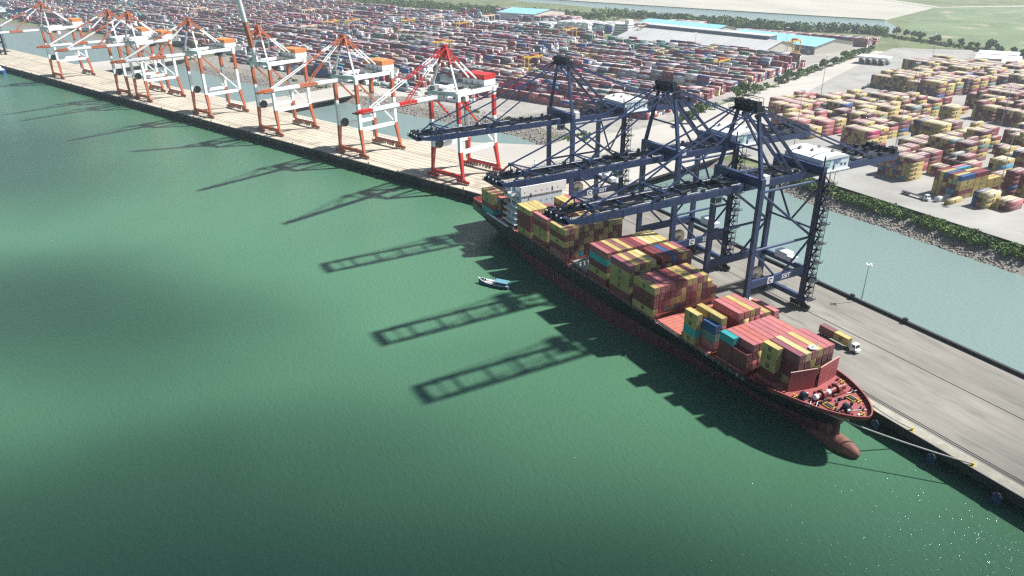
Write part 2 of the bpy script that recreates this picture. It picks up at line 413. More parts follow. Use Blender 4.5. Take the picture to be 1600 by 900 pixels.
ORD = ['first', 'second', 'third', 'fourth', 'fifth', 'sixth', 'seventh', 'eighth', 'ninth', 'tenth', 'eleventh', 'twelfth', 'thirteenth', 'fourteenth', 'fifteenth', 'sixteenth', 'seventeenth', 'eighteenth', 'nineteenth', 'twentieth',
       'twenty-first', 'twenty-second', 'twenty-third', 'twenty-fourth', 'twenty-fifth', 'twenty-sixth', 'twenty-seventh', 'twenty-eighth', 'twenty-ninth', 'thirtieth', 'thirty-first', 'thirty-second', 'thirty-third', 'thirty-fourth', 'thirty-fifth', 'thirty-sixth', 'thirty-seventh', 'thirty-eighth', 'thirty-ninth', 'fortieth']
n_ = 0
for i in range(34):
    n = 515 + i * 15.2 + rnd.uniform(-4, 4)
    if i in (6, 7, 13): continue
    x, y = SN(-279 + rnd.uniform(-2, 2) + (8 if n < 560 else 0), n)
    tree(x, y, rnd.uniform(1.05, 1.6) * (1.15 if 610 < n < 660 else 1), rnd.choice((0, 0, 1, 2)), f'{ORD[n_]} tree from the quay in the roadside row between the two container yards', 'trees in the row along the yard road')
    n_ += 1
for i in range(30):
    t = i / 29
    x = -748 + t * 420 + rnd.uniform(-5, 5); y = 1018 - 60 * t - 60 * t * t + rnd.uniform(-6, 6) + (10 if i < 6 else 0)
    sc = rnd.uniform(.9, 1.6)
    tree(x, y, sc, rnd.choice((1, 3, 0)), f'{ORD[i]} tree from the channel in the belt along the meadow edge', 'trees in the belt along the meadow edge')
# far wood along the channel, one mass
wc = []
for a, b, wd, n in (((-1700, 640), (-1420, 690), 70, 240), ((-1420, 690), (-1180, 830), 60, 150), ((-1240, 880), (-1020, 920), 34, 150), ((-1060, 905), (-830, 965), 48, 300), ((-1900, 560), (-1650, 650), 60, 120), ((-830, 985), (-745, 1030), 20, 60), ((-2600, 480), (-1900, 590), 60, 160)):
    for _ in range(n):
        t = rnd.random(); wc.append((a[0] + (b[0] - a[0]) * t + rnd.gauss(0, wd / 3), a[1] + (b[1] - a[1]) * t + rnd.gauss(0, wd / 3), rnd.uniform(6, 13)))
wc = np.array(wc)
V, F = leaves(lumps(wc, NR.uniform(3.5, 7.5, len(wc)), 46, .95), 1.5)
np_mesh('woods', V, F, [M['leaf2'], M['leaf']], midx=np.repeat((NR.random(len(wc)) > .6).astype(int), 46), kind='stuff')
# low hedge-like growth under the belt
hc = np.array([(-745 + 430 * t + rnd.uniform(-6, 6), 1012 - 60 * t - 60 * t * t + rnd.uniform(-9, 9), 5.6) for t in (rnd.random() for _ in range(230))])
V, F = leaves(lumps(hc, NR.uniform(2, 4, len(hc)), 40, .6), 1.0)
np_mesh('belt_undergrowth', V, F, [M['leaf'], M['leaf2']], midx=np.repeat(NR.integers(0, 2, len(hc)), 40), kind='stuff')

# ------------------------------------------------------------------ quays
def plank_mat():
    m = mat('beige_quay_concrete', (0.448, 0.400, 0.320), .9, var=.16, scale=.12, rust=(0.288, 0.248, 0.184), stretch=(.3, .3, 1))
    nt = m.node_tree; N = nt.nodes; L = nt.links; b = N['Principled BSDF']
    src = b.inputs['Base Color'].links[0].from_socket
    g = N.new('ShaderNodeNewGeometry'); dt = N.new('ShaderNodeVectorMath'); dt.operation = 'DOT_PRODUCT'; dt.inputs[1].default_value = (DN[0], DN[1], 0)
    L.new(g.outputs['Position'], dt.inputs[0])
    mo = N.new('ShaderNodeMath'); mo.operation = 'PINGPONG'; mo.inputs[1].default_value = 2.55; L.new(dt.outputs['Value'], mo.inputs[0])
    lt = N.new('ShaderNodeMapRange'); lt.inputs['From Min'].default_value = .28; lt.inputs['From Max'].default_value = .5; lt.inputs['To Min'].default_value = .8; lt.inputs['To Max'].default_value = 0
    L.new(mo.outputs[0], lt.inputs['Value'])
    mx = N.new('ShaderNodeMix'); mx.data_type = 'RGBA'; L.new(lt.outputs['Result'], mx.inputs['Factor']); L.new(src, mx.inputs['A']); mx.inputs['B'].default_value = (.17, .14, .10, 1)
    L.new(mx.outputs['Result'], b.inputs['Base Color'])
    return m
M['deckL'] = plank_mat()
def add_joints(m, sx, sy, k=.35):
    nt = m.node_tree; N = nt.nodes; L = nt.links; b = N['Principled BSDF']; src = b.inputs['Base Color'].links[0].from_socket
    g = N.new('ShaderNodeNewGeometry'); sp = N.new('ShaderNodeSeparateXYZ'); L.new(g.outputs['Position'], sp.inputs[0])
    outs = []
    for ax, per in (('X', sx), ('Y', sy)):
        p = N.new('ShaderNodeMath'); p.operation = 'PINGPONG'; p.inputs[1].default_value = per / 2; L.new(sp.outputs[ax], p.inputs[0])
        q = N.new('ShaderNodeMapRange'); q.inputs['From Min'].default_value = .05; q.inputs['From Max'].default_value = .22; q.inputs['To Min'].default_value = k; q.inputs['To Max'].default_value = 0; L.new(p.outputs[0], q.inputs['Value']); outs.append(q)
    mx_ = N.new('ShaderNodeMath'); mx_.operation = 'MAXIMUM'; L.new(outs[0].outputs[0], mx_.inputs[0]); L.new(outs[1].outputs[0], mx_.inputs[1])
    tn = N.new('ShaderNodeTexNoise'); mp = N.new('ShaderNodeMapping'); mp.inputs['Scale'].default_value = (.012, .55, 1); L.new(g.outputs['Position'], mp.inputs['Vector']); L.new(mp.outputs['Vector'], tn.inputs['Vector']); tn.inputs['Scale'].default_value = 1.; tn.inputs['Detail'].default_value = 7; tn.inputs['Roughness'].default_value = .7
    tr = N.new('ShaderNodeMapRange'); tr.inputs['From Min'].default_value = .5; tr.inputs['From Max'].default_value = .68; tr.inputs['To Max'].default_value = .5; L.new(tn.outputs['Fac'], tr.inputs['Value'])
    m2 = N.new('ShaderNodeMath'); m2.operation = 'MAXIMUM'; L.new(mx_.outputs[0], m2.inputs[0]); L.new(tr.outputs['Result'], m2.inputs[1])
    mx = N.new('ShaderNodeMix'); mx.data_type = 'RGBA'; L.new(m2.outputs[0], mx.inputs['Factor']); L.new(src, mx.inputs['A']); mx.inputs['B'].default_value = (.13, .125, .12, 1)
    L.new(mx.outputs['Result'], b.inputs['Base Color'])
add_joints(M['deckR'], 12, 7.3, .14)
def quay(name, pts, z0, z1, top, side):
    return tag(MB().prism(pts, z0, z1, 1, 0).build(name, [top, side]), kind='structure')
JR = (-342, 243)
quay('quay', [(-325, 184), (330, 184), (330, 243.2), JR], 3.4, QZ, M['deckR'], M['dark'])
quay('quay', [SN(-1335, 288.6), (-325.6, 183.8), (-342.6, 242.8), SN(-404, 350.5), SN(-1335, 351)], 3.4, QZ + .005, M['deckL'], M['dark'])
# retaining wall under the decks; the shade there is put into its dark colour
tag(MB().prism([(-321, 188), (330, 188), (330, 240), (-338, 240)], -1.2, 3.39).build('underdeck_shade_wall', M['dark']), kind='structure')
tag(MB().prism([SN(-1332, 293), (-329, 187.5), (-345, 238.5), SN(-1332, 347)], -1.2, 3.38).build('underdeck_shade_wall', M['dark']), kind='structure')
# paler strips, rails, edge beams
sheet('quay_edge_kerb', [(-318, 184.3), (330, 184.3), (330, 188.2), (-319, 188.2)], QZ + .02, M['kerb'])
for y in (189.3, 190.2, 218.7):
    sheet('crane_rail_road', [(-321, y - .24), (330, y - .24), (330, y + .24), (-330, y + .24)], QZ + .03, M['dark'])
for n in (298, 328.5):
    a0, a1 = (-1330, -262 if n < 300 else -285)
    sheet('crane_rail_road', [SN(a0, n - .3), SN(a1, n - .3), SN(a1, n + .3), SN(a0, n + .3)], QZ + .035, M['dark'])
tag(MB().bar((-336, 242.6, QZ + .6), (330, 242.6, QZ + .6), 1.1, 1.25).build('parapet_wall', M['dark']), 'low dark parapet wall along the landward edge of the grey quay', 'parapet')
b = MB(); b.bar((*SN(-1330, 289.2), QZ + .2), (*SN(-246, 289.2), QZ + .2), .8, .4)
tag(b.build('edge_wall', M['dark']), 'low dark kerb wall along the water edge of the beige quay', 'kerb')
tag(MB().bar((-352, 359.4, 5.3), (600, 359.4, 5.3), .5, 1.3).build('boundary_wall', M['dark']), 'long low dark wall between the shrubs and the pale container yard', 'wall')
# approach bridges from the shore to the quays
def bridge(name, pts, z=5.9, top='road'):
    return tag(MB().prism(pts, z - 1.4, z, 1, 0).build(name, [M[top], M['dark']]), kind='structure')
bridge('bridge_road', [(-331, 243.4), (-343, 243.4), SN(-405, 350.8), (-437, 262), (-449, 292), (-447, 312), (-360, 351), (-352, 346)], 5.9)
bridge('bridge_road', [SN(-628, 351.2), SN(-577, 351.2), SN(-577, 440), SN(-625, 470)], 5.85)
bridge('bridge_road', [SN(-1018, 351.3), SN(-935, 351.3), SN(-950, 470), SN(-1010, 500)], 5.85)
sheet('bridge_link_road', [SN(-625, 468), SN(-577, 438), SN(-480, 500), SN(-480, 520), SN(-640, 522)], 4.79, M['road'])

M['fender'] = mat('fender_blue', (.012, .035, .105), .5, var=.25, scale=.8)
def fender(x, lab):
    o = empty('fender', (x, 184, 3.2))
    MB().box(-1.25, 1.25, -1.9, -1.62, -2.6, .6).build('panel', M['fender'], o)
    MB().tube((0, -1.7, .2), (0, 0, .2), .9, 12, r2=1.15).build('rubber_cone', M['rubber'], o)
    MB().box(-1.1, 1.1, -1.88, -1.64, .6, .75).build('top_plate', M['fender'], o)
    return tag(o, lab, 'fender', 'blue fenders on the grey quay face')
fender(-108, 'blue quay fender just ahead of the ship\'s bulbous bow')
fender(-89.5, 'blue quay fender below the bollard that holds the bow rope')
fender(-71, 'blue quay fender at the far right end of the visible quay face')
def bollard(x, y, lab, group):
    o = MB().tube((0, 0, 0), (0, 0, .5), .28, 10).tube((0, 0, .5), (0, 0, .8), .42, 10, r2=.36).box(-.6, .6, -.6, .6, 0, .06).build('bollard', M['yellowp'])
    o.location = (x, y, QZ + .02); return tag(o, lab, 'bollard', group)
bollard(-98.4, 185.2, 'mooring bollard on the kerb beside the ship\'s bow', 'mooring bollards')
bollard(-80.2, 185.2, 'mooring bollard on the kerb where the long bow rope ends', 'mooring bollards')
bollard(-116.5, 185.2, 'mooring bollard on the kerb half hidden behind the forecastle', 'mooring bollards')
fm = MB().box(-1.2, 1.2, -.9, 0, -3.4, .1).tube((-.9, -1.1, -2.8), (-.9, -1.1, -.2), .38, 8).tube((.9, -1.1, -2.8), (.9, -1.1, -.2), .38, 8).build('rubber_fender', M['rubber'])
k = 0
for i in range(62):
    o = fm if i == 0 else link(fm.copy())
    x, y = SN(-258 - i * 14.5, 288.6); o.location = (x, y, 5.4); o.rotation_euler = (0, 0, TH)
    tag(o, 'black rubber fender on the water face of the beige quay', 'fender', 'rubber fenders along the beige quay')
bm = MB().tube((0, 0, 0), (0, 0, .6), .35, 8).tube((0, 0, .6), (0, 0, .9), .5, 8, r2=.4).build('bollard', M['bluedark'])
for i in range(34):
    o = bm if i == 0 else link(bm.copy())
    x, y = SN(-290 - i * 29, 291.2); o.location = (x, y, QZ)
    tag(o, 'small dark mooring bollard along the water edge of the beige quay', 'bollard', 'bollards on the beige quay')
# small clutter along the landward edge of the grey quay
for x, lab in ((-184.5, 'small dark service box on the parapet beside the landward crane leg'), (-165.5, 'dark service box on the parapet just before the quay lamp mast'), (-142, 'dark service box on the parapet halfway along the empty grey quay')):
    o = MB().box(-.8, .8, -.5, .5, 0, 1.0).box(-.5, .5, -.7, -.5, .2, .8).tube((.4, 0, 1), (.4, 0, 1.9), .06, 6).build('service_box', M['bluedark']); o.location = (x, 242.4, QZ + 1.2); tag(o, lab, 'service box')

# ------------------------------------------------------------------ lettering
def text_mesh(txt, size, name, m, parent, mw_, ext=.02):
    cu = bpy.data.curves.new(name, 'FONT'); cu.body = txt; cu.size = size; cu.extrude = ext; cu.align_x = 'CENTER'; cu.align_y = 'CENTER'; cu.offset = size * .018
    t = link(bpy.data.objects.new(name + '_source', cu))
    dg = bpy.context.evaluated_depsgraph_get()
    me = bpy.data.meshes.new_from_object(t.evaluated_get(dg))
    bpy.data.objects.remove(t)
    me.materials.clear(); me.materials.append(m); me.transform(mw_)
    me.name = name
    return child(name, me, parent)
M['letters'] = mat('letter_white', (.8, .8, .8), .5, var=.03)
M['letterb'] = mat('letter_blue', (.10, .20, .42), .5, var=.1)
M['letterg'] = mat('emblem_green', (.12, .34, .28), .5, var=.1)
def ring(mb, c, r0, r1, x, n=26, m=0, a0=0., a1=6.2832):
    """flat ring standing in the plane x = const"""
    vs, fs = [], []
    for i in range(n + 1):
        a = a0 + (a1 - a0) * i / n
        for rr in (r0, r1): vs.append((x, c[0] + rr * math.cos(a), c[1] + rr * math.sin(a)))
    for i in range(n): fs.append((2 * i, 2 * i + 1, 2 * i + 3, 2 * i + 2))
    return mb.add(vs, fs, m)

# ------------------------------------------------------------------ dark blue quay cranes
def bogie(parent, x, y, m, mw_, ln=9.5, n=8):
    g = MB(); g.box(x - ln / 2, x + ln / 2, y - .45, y + .45, 1.5, 2.3); g.bar((x - ln / 4, y, 2.2), (x, y, 3.6), .8, .7); g.bar((x + ln / 4, y, 2.2), (x, y, 3.6), .8, .7)
    for k in (-1, 1):
        g.box(x + k * ln / 4 - ln * .22, x + k * ln / 4 + ln * .22, y - .55, y + .55, .75, 1.35)
        g.bar((x + k * ln / 4 - ln * .12, y, 1.2), (x + k * ln / 4 + ln * .12, y, 1.7), .6, .5)
    o = g.build('bogie', m, parent)
    wv = MB()
    for i in range(n):
        xx = x - ln / 2 + ln * (i + .5) / n
        wv.tube((xx, y - .2, .42), (xx, y + .2, .42), .42, 10)
    wv.build('wheel_set', mw_, o)
    return o
def blue_crane(loc, rz, label):
    c = empty('quay_crane', loc, rz); B, Dk = M['blue'], M['bluedark']
    W, Y2, ZG0, ZG1, ZA = 11.0, 30.2, 51.6, 54.0, 80.0
    for sx in (-1, 1):
        for y in (0, Y2):
            g = MB(); g.bar((sx * W, y, 3.2), (sx * W, y, ZG1 + (1.5 if y == 0 else 2)), 1.5, 2.0, up=(0, 1, 0)); g.box(sx * W - 1.1, sx * W + 1.1, y - 1.25, y + 1.25, 2.9, 4.6)
            for zz in (16, 30, 44): g.box(sx * W - .85, sx * W + .85, y - 1.1, y + 1.1, zz, zz + .25)
            g.build('leg', B, c)
    for y in (0, Y2):
        g = MB(); g.bar((-W, y, 4.2), (W, y, 4.2), 1.5, 2.0); g.box(-W - 2, W + 2, y - .5, y + .5, 3.0, 3.6); g.build('sill_beam', B, c)
        for x in (-W, W): bogie(c, x, y, Dk, M['wheel'])
    for sx in (-1, 1):
        x = sx * W
        g = MB(); g.bar((x, 0, 16.4), (x, Y2, 16.4), 1.3, 2.9); g.build('portal_beam', B, c)
        g = MB(); g.tube((x, .6, 29.9), (x, Y2, 29.9), .5, 8); g.tube((x, .6, 52.0), (x, Y2 - .6, 52.0), .5, 8)
        g.tube((x, 1, 51), (x, Y2 - 1, 30.5), .5, 8); g.tube((x, 1, 29.2), (x, Y2 * .42, 18), .42, 8); g.tube((x, Y2 - 1, 29.2), (x, Y2 * .58, 18), .42, 8)
        for q in ((x, Y2 - .5, 29.9), (x, .5, 51.8)): g.tube((q[0] - .1, q[1] - 1, q[2]), (q[0] - .1, q[1] + 1, q[2]), .75, 8)
        g.build('brace', B, c)
    for y, z, h in ((0, 55.2, 3.0), (Y2, 55.0, 3.4)):
        g = MB(); g.bar((-W - .8, y, z), (W + .8, y, z), 1.8, h); g.build('cross_beam', B, c)
    g = MB(); g.bar((-W, Y2, 16.2), (W, Y2, 16.2), 1.1, 2.2); g.build('portal_beam', B, c); g = MB(); g.tube((-W, Y2, 50), (0, Y2, 33), .4, 8); g.tube((W, Y2, 50), (0, Y2, 33), .4, 8); g.tube((-W, Y2, 33), (W, Y2, 33), .4, 8); g.build('end_brace', B, c)
    # boom (waterside) and rear girder
    GX = 5.6
    for nm, ya, yb in (('boom', -75.5, -3.5), ('main_girder', -2.9, 79)):
        bm_ = None
        for sx in (-1, 1):
            g = MB(); x = sx * GX
            if nm == 'boom':
                g.bar((x, ya + 7, 52.9), (x, yb, 52.8), 1.15, 2.3); g.bar((x, ya, 53.4), (x, ya + 7, 52.9), 1.0, 1.0, w2=1.15, h2=2.3)
                for i in range(11): g.box(x + sx * .58, x + sx * .64, ya + 9 + i * 5.8, ya + 9.15 + i * 5.8, 51.8, 53.9)
            else: g.bar((x, ya, 52.8), (x, yb, 52.8), 1.15, 2.5)
            o = g.build(nm if bm_ is None else 'girder_beam', B, c if bm_ is None else bm_)
            bm_ = bm_ or o
        y = ya + .5 + 12.2
        while y < yb:
            g = MB(); g.bar((-GX, y, 53.2), (GX, y, 53.2), .7, 1.1); g.build('cross_tie', B, bm_); y += 12.2
        g = MB(); g.bar((-GX, ya + .6, 53.4), (GX, ya + .6, 53.4), 1.6, 1.4); g.build('cross_tie', B, bm_)
        g = MB()
        for sx in (-1, 1):
            g.box(sx * (GX - .75) - .7 * (sx > 0) - .0, sx * (GX - .75) + .7 * (sx < 0), ya + 1, yb, 54.02, 54.1)
        g.build('walkway', M['deckgrey'] if nm == 'boom' else Dk, bm_)
        g = MB()
        for sx in (-1, 1):
            for xo in (.5, -1.9):
                x = sx * (GX + xo); y = ya + 1
                for zz in (54.6, 55.15): g.bar((x, ya + 1, zz), (x, yb, zz), .06, .06)
                while y < yb: g.bar((x, y, 54.0), (x, y, 55.2), .08, .08); y += 2.6
        g.build('railing', Dk, bm_)
        g = MB(); rg = random.Random(3 if nm == 'boom' else 4)
        y = ya + 2
        while y < yb - 2:      # rope guides, cable trays, festoon boxes on the deck
            x = rg.choice((-1, 1)) * (GX - rg.uniform(.6, 2.2)); l = rg.uniform(.5, 2.6)
            g.box(x - .45, x + .45, y, y + l, 54.1, 54.1 + rg.uniform(.3, 1.3)); y += rg.uniform(1.2, 3.4)
        for x in (-3.7, 3.7, -1.2, 1.2): g.bar((x, ya + 1, 53.9), (x, yb, 53.9), .12, .2)
        g.build('deck_fittings', Dk, bm_)
        if nm == 'boom':
            for yy in (-38.5, -66):
                g = MB()
                for sx in (-1, 1):
                    x = sx * GX
                    g.bar((x, yy - 5, 54.1), (x, yy, 57.1), .5, .5); g.bar((x, yy + 8.5, 54.1), (x, yy, 57.1), .45, .45); g.bar((x, yy, 54), (x, yy, 57), .3, .3)
                    g.box(x - .6, x + .6, yy - .8, yy + .8, 56.4, 57.4)
                g.bar((-GX, yy, 56.8), (GX, yy, 56.8), .4, .5)
                g.build('stay_bracket', B, bm_)
            g = MB(); rg = random.Random(9)
            g.box(-6.3, 6.3, ya - 2.2, ya, 52.8, 53.0)
            for i in range(14): x = rg.uniform(-6, 6); g.box(x - .4, x + .4, ya - rg.uniform(.4, 2), ya + rg.uniform(.2, 3), 53.0, 53 + rg.uniform(.6, 2.2))
            for i in range(9): x = -6.2 + i * 1.55; g.bar((x, ya - 2.1, 53), (x, ya - 2.1, 54.2), .1, .1)
            g.bar((-6.2, ya - 2.1, 54.2), (6.2, ya - 2.1, 54.2), .1, .1)
            for i in range(5): x = rg.uniform(-6, 6); g.tube((x - .3, ya + 1, 54.6), (x + .3, ya + 1, 54.6), .6, 10)
            g.build('boom_tip_platform', Dk, bm_)
            g = MB()
            for x in (-4, -1.5, 1.8, 4.4): g.box(x - .22, x + .22, ya - 1.9, ya - 1.5, 54.6, 55.0)
            g.build('floodlight', M['white'], bm_)
        else:
            g = MB(); rg = random.Random(5)
            g.box(-6.2, 6.2, 62, 79, 54.1, 54.3)
            for i in range(26): x = rg.uniform(-5.6, 5.6); y = rg.uniform(60, 78); g.box(x - rg.uniform(.3, 1.1), x + rg.uniform(.3, 1.1), y, y + rg.uniform(.5, 2.4), 54.3, 54.3 + rg.uniform(.5, 2.6))
            for i in range(10): y = 62 + i * 1.8; g.bar((6.2, y, 54.2), (6.2, y, 55.5), .1, .1); g.bar((-6.2, y, 54.2), (-6.2, y, 55.5), .1, .1)
            g.build('rear_machinery_deck', Dk, bm_)
    # A frame
    AX = 4.3
    for sx in (-1, 1):
        g = MB(); g.bar((sx * (W - .6), 0, 56), (sx * AX, .6, ZA), 1.1, 1.3, w2=.9, h2=1.1); g.build('mast_leg', B, c)
        g = MB(); g.bar((sx * AX, .9, ZA - .5), (sx * (GX), 26.5, 54.3), .9, 1.0); g.bar((sx * (AX - 1.3), .9, ZA - 3), (sx * GX, 20.5, 54.3), .7, .7); g.build('mast_strut', B, c)
        g = MB(); g.bar((sx * AX, 1.2, ZA - .3), (sx * GX, 64, 54.4), .5, .65); g.build('back_stay', B, c)
        g = MB(); g.bar((sx * AX, 0, ZA - .6), (sx * GX, -38.5, 57), .4, .5); g.build('fore_stay', B, c)
        g = MB(); g.bar((sx * AX, 0, ZA - .2), (sx * GX, -66, 57), .4, .5); g.build('fore_stay', B, c)
    g = MB(); g.box(-AX - 1, AX + 1, -1, 2.4, ZA - 1.2, ZA + .4); rg = random.Random(8)
    for i in range(7): x = -4.5 + 1.5 * i; g.tube((x - .25, .4, ZA + 1), (x + .25, .4, ZA + 1), 1.05, 12)
    g.box(-AX - 2.2, AX + 2.2, -2.6, 4.0, ZA - 1.6, ZA - 1.4)
    for i in range(14):
        x = -AX - 2.2 + i * (2 * AX + 4.4) / 13
        for y in (-2.6, 4.0): g.bar((x, y, ZA - 1.4), (x, y, ZA - .2), .09, .09)
    for y in (-2.6, 4.0): g.bar((-AX - 2.2, y, ZA - .2), (AX + 2.2, y, ZA - .2), .09, .09)
    for x, y in ((-4.6, 0), (4.6, 0), (4.6, 2.2), (-4.6, 2.2)): g.bar((x, y, ZA), (x, y, ZA + 2.9), .13, .13)
    g.bar((-4.6, 0, ZA + 2.9), (4.6, 0, ZA + 2.9), .16, .16); g.bar((-4.6, 2.2, ZA + 2.9), (4.6, 2.2, ZA + 2.9), .16, .16)
    for i in range(10): x = rg.uniform(-5, 5); g.box(x - .4, x + .4, rg.uniform(-2, 0), rg.uniform(1, 3), ZA, ZA + rg.uniform(.5, 2))
    g.build('mast_head', Dk, c)
    # tie bars half way up the mast
    g = MB(); g.bar((-8, .3, 66), (8, .3, 66), .5, .6); g.build('mast_tie', B, c)
    # machinery house
    HX, H0, H1, HZ = 9.0, 31.8, 45.6, 53.9
    h = MB(); h.box(-HX, HX, H0, H1, HZ, HZ + 4.4); h.box(-HX - .6, HX + .6, H0 - .6, H1 + .6, HZ - .5, HZ); house = h.build('machinery_house', [M['palehouse']], c)
    n = 9; pr = [(H0 - .15 + (H1 - H0 + .3) * i / n, HZ + 4.35 + 1.3 * math.sin(math.pi * i / n) ** .6) for i in range(n + 1)]
    vs = [(x, y, z) for x in (-HX - .2, HX + .2) for y, z in pr]
    g = MB(); g.add(vs, [(i, i + 1, n + 2 + i, n + 1 + i) for i in range(n)] + [tuple(range(n + 1)), tuple(range(n + 1, 2 * n + 2))[::-1]]); g.build('roof', M['white'], house)
    g = MB()
    for x, y in ((-5, 35), (0, 36), (5, 41), (-2, 42)): g.box(x - .6, x + .6, y - .5, y + .5, HZ + 5.3, HZ + 6.1); g.tube((x, y, HZ + 5.8), (x, y, HZ + 6.6), .3, 8)
    g.build('roof_vent', M['steel'], house)
    g = MB()
    for y0, z0 in ((H0 + 5.6, HZ + .2), (H0 + 9.6, HZ + 1.4), (H0 + 11.6, HZ + 1.2)): g.box(HX + .01, HX + .05, y0, y0 + .9, z0, z0 + (1.7 if z0 < HZ + 1 else .9))
    g.build('door', Dk, house)
    ext = Matrix.Translation((HX + .06, H0 + 7.7, HZ + 3.0)) @ Matrix(((0, 0, 1, 0), (1, 0, 0, 0), (0, 1, 0, 0), (0, 0, 0, 1)))
    text_mesh('SSIT', 2.3, 'lettering', M['letterb'], house, ext)
    g = MB(); cc = (H0 + 3.0, HZ + 2.7); ring(g, cc, 1.25, 1.62, HX + .06, a0=.5, a1=5.6); ring(g, cc, .55, .85, HX + .07, a0=2.4, a1=7.6); ring(g, cc, 0, .3, HX + .07)
    g.build('emblem', M['letterg'], house)
    # lettering on the portal beam
    pb = MB()
    ext = Matrix.Translation((W + .68, 18.7, 16.45)) @ Matrix(((0, 0, 1, 0), (1, 0, 0, 0), (0, 1, 0, 0), (0, 0, 0, 1)))
    text_mesh('SSIT', 2.5, 'lettering', M['letters'], c, ext)
    pb.box(W + .66, W + .72, 9.2, 12.2, 15.2, 17.7); o = pb.build('sign_plate', M['letters'], c)
    g = MB(); ring(g, (10.7, 16.45), .5, .95, W + .75, a0=.4, a1=5.4); g.build('emblem', M['blue'], o)
    # cable reel, power room, trolley, cab
    g = MB(); g.tube((W - 2.6, 5.2, 19.4), (W - 1.4, 5.2, 19.4), 2.9, 26); g.tube((W - 2.9, 5.2, 19.4), (W - 1.1, 5.2, 19.4), .8, 12); g.build('cable_reel', M['wheel'], c)
    g = MB(); g.box(-3, 3, Y2 - 2.2, Y2 + 1.6, 17.4, 20.2); g.box(3, 6, Y2 - 2.2, Y2 + 1, 17.4, 19.4); g.build('electrical_room', M['palehouse'], c)
    g = MB(); g.box(-4.6, 4.6, -11.2, -6.2, 52.2, 53.6); g.box(-3.2, 3.2, -10.4, -7, 53.6, 54.9); tro = g.build('trolley', Dk, c)
    g = MB(); g.box(2.0, 4.6, -14.4, -11.4, 48.0, 51.2); cab = g.build('operator_cab', M['white'], tro)
    g = MB(); g.box(2.1, 4.5, -14.46, -14.41, 48.4, 50.6); g.box(4.61, 4.66, -14.2, -11.8, 48.8, 50.6); g.build('window', M['glass'], cab)
    g = MB(); g.box(W - 3.4, W - .9, 2, 4.4, 54.2, 57.2); g.build('checker_cabin', M['white'], c)
    # stair tower beside the landward leg
    g = MB(); x0, x1, y0, y1 = W + .9, W + 3.1, Y2 + .2, Y2 + 2.6
    for x in (x0, x1):
        for y in (y0, y1): g.bar((x, y, 3), (x, y, 55), .14, .14)
    z = 4.0; k = 0
    while z < 53:
        g.box(x0, x1, y0, y1, z, z + .1)
        ya, yb = (y0, y1) if k % 2 else (y1, y0)
        g.bar((x0 + .4, ya, z), (x0 + .4, yb, z + 2.6), .7, .12); g.bar((x1, ya, z), (x1, yb, z + 2.6), .1, .1)
        for zz in (.6, 1.1): g.bar((x1, y0, z + zz), (x1, y1, z + zz), .07, .07); g.bar((x0, y1, z + zz), (x1, y1, z + zz), .07, .07)
        if k % 3 == 0: g.box(x0 - .3, x1 + 1.0, y0 - .3, y1 + .9, z, z + .12); g.bar((x1 + 1, y0 - .3, z + 1), (x1 + 1, y1 + .9, z + 1), .1, .1); g.bar((x1 + 1, y1 + .9, z), (x1 + 1, y1 + .9, z + 1), .1, .1)
        z += 2.6; k += 1
    g.build('stair_tower', Dk, c)
    g = MB(); g.bar((W + .95, Y2 - 1.4, 3), (W + .95, Y2 - 1.4, 61), .45, .35); g.build('elevator_rail', M['bluedark'], c)
    return tag(c, label, 'quay crane', 'dark blue quay cranes')
B3 = blue_crane((-182, 188.6, QZ), 0, 'dark blue ship-to-shore crane beside the forward holds, closest to the ship\'s bow')
def again(src, loc, rz, label):
    c = copy_tree(src); c.location = loc; c.rotation_euler = (0, 0, rz); c['label'] = label
    for k in KIDS[c.name]:
        if k.name.startswith('trolley'): k.location.y += rnd.uniform(-14, 16)
    return c
again(B3, (-225.5, 188.6, QZ), 0, 'dark blue crane in the middle of the three, its boom over the white bridge')
again(B3, (-302.5, 188.6, QZ), 0, 'dark blue crane beside the ship\'s stern, its boom crossing the red crane')
x, y = SN(-1204, 298); again(B3, (x, y, QZ), TH, 'dark crane cut off at the edge of the photo, beyond the orange cranes')

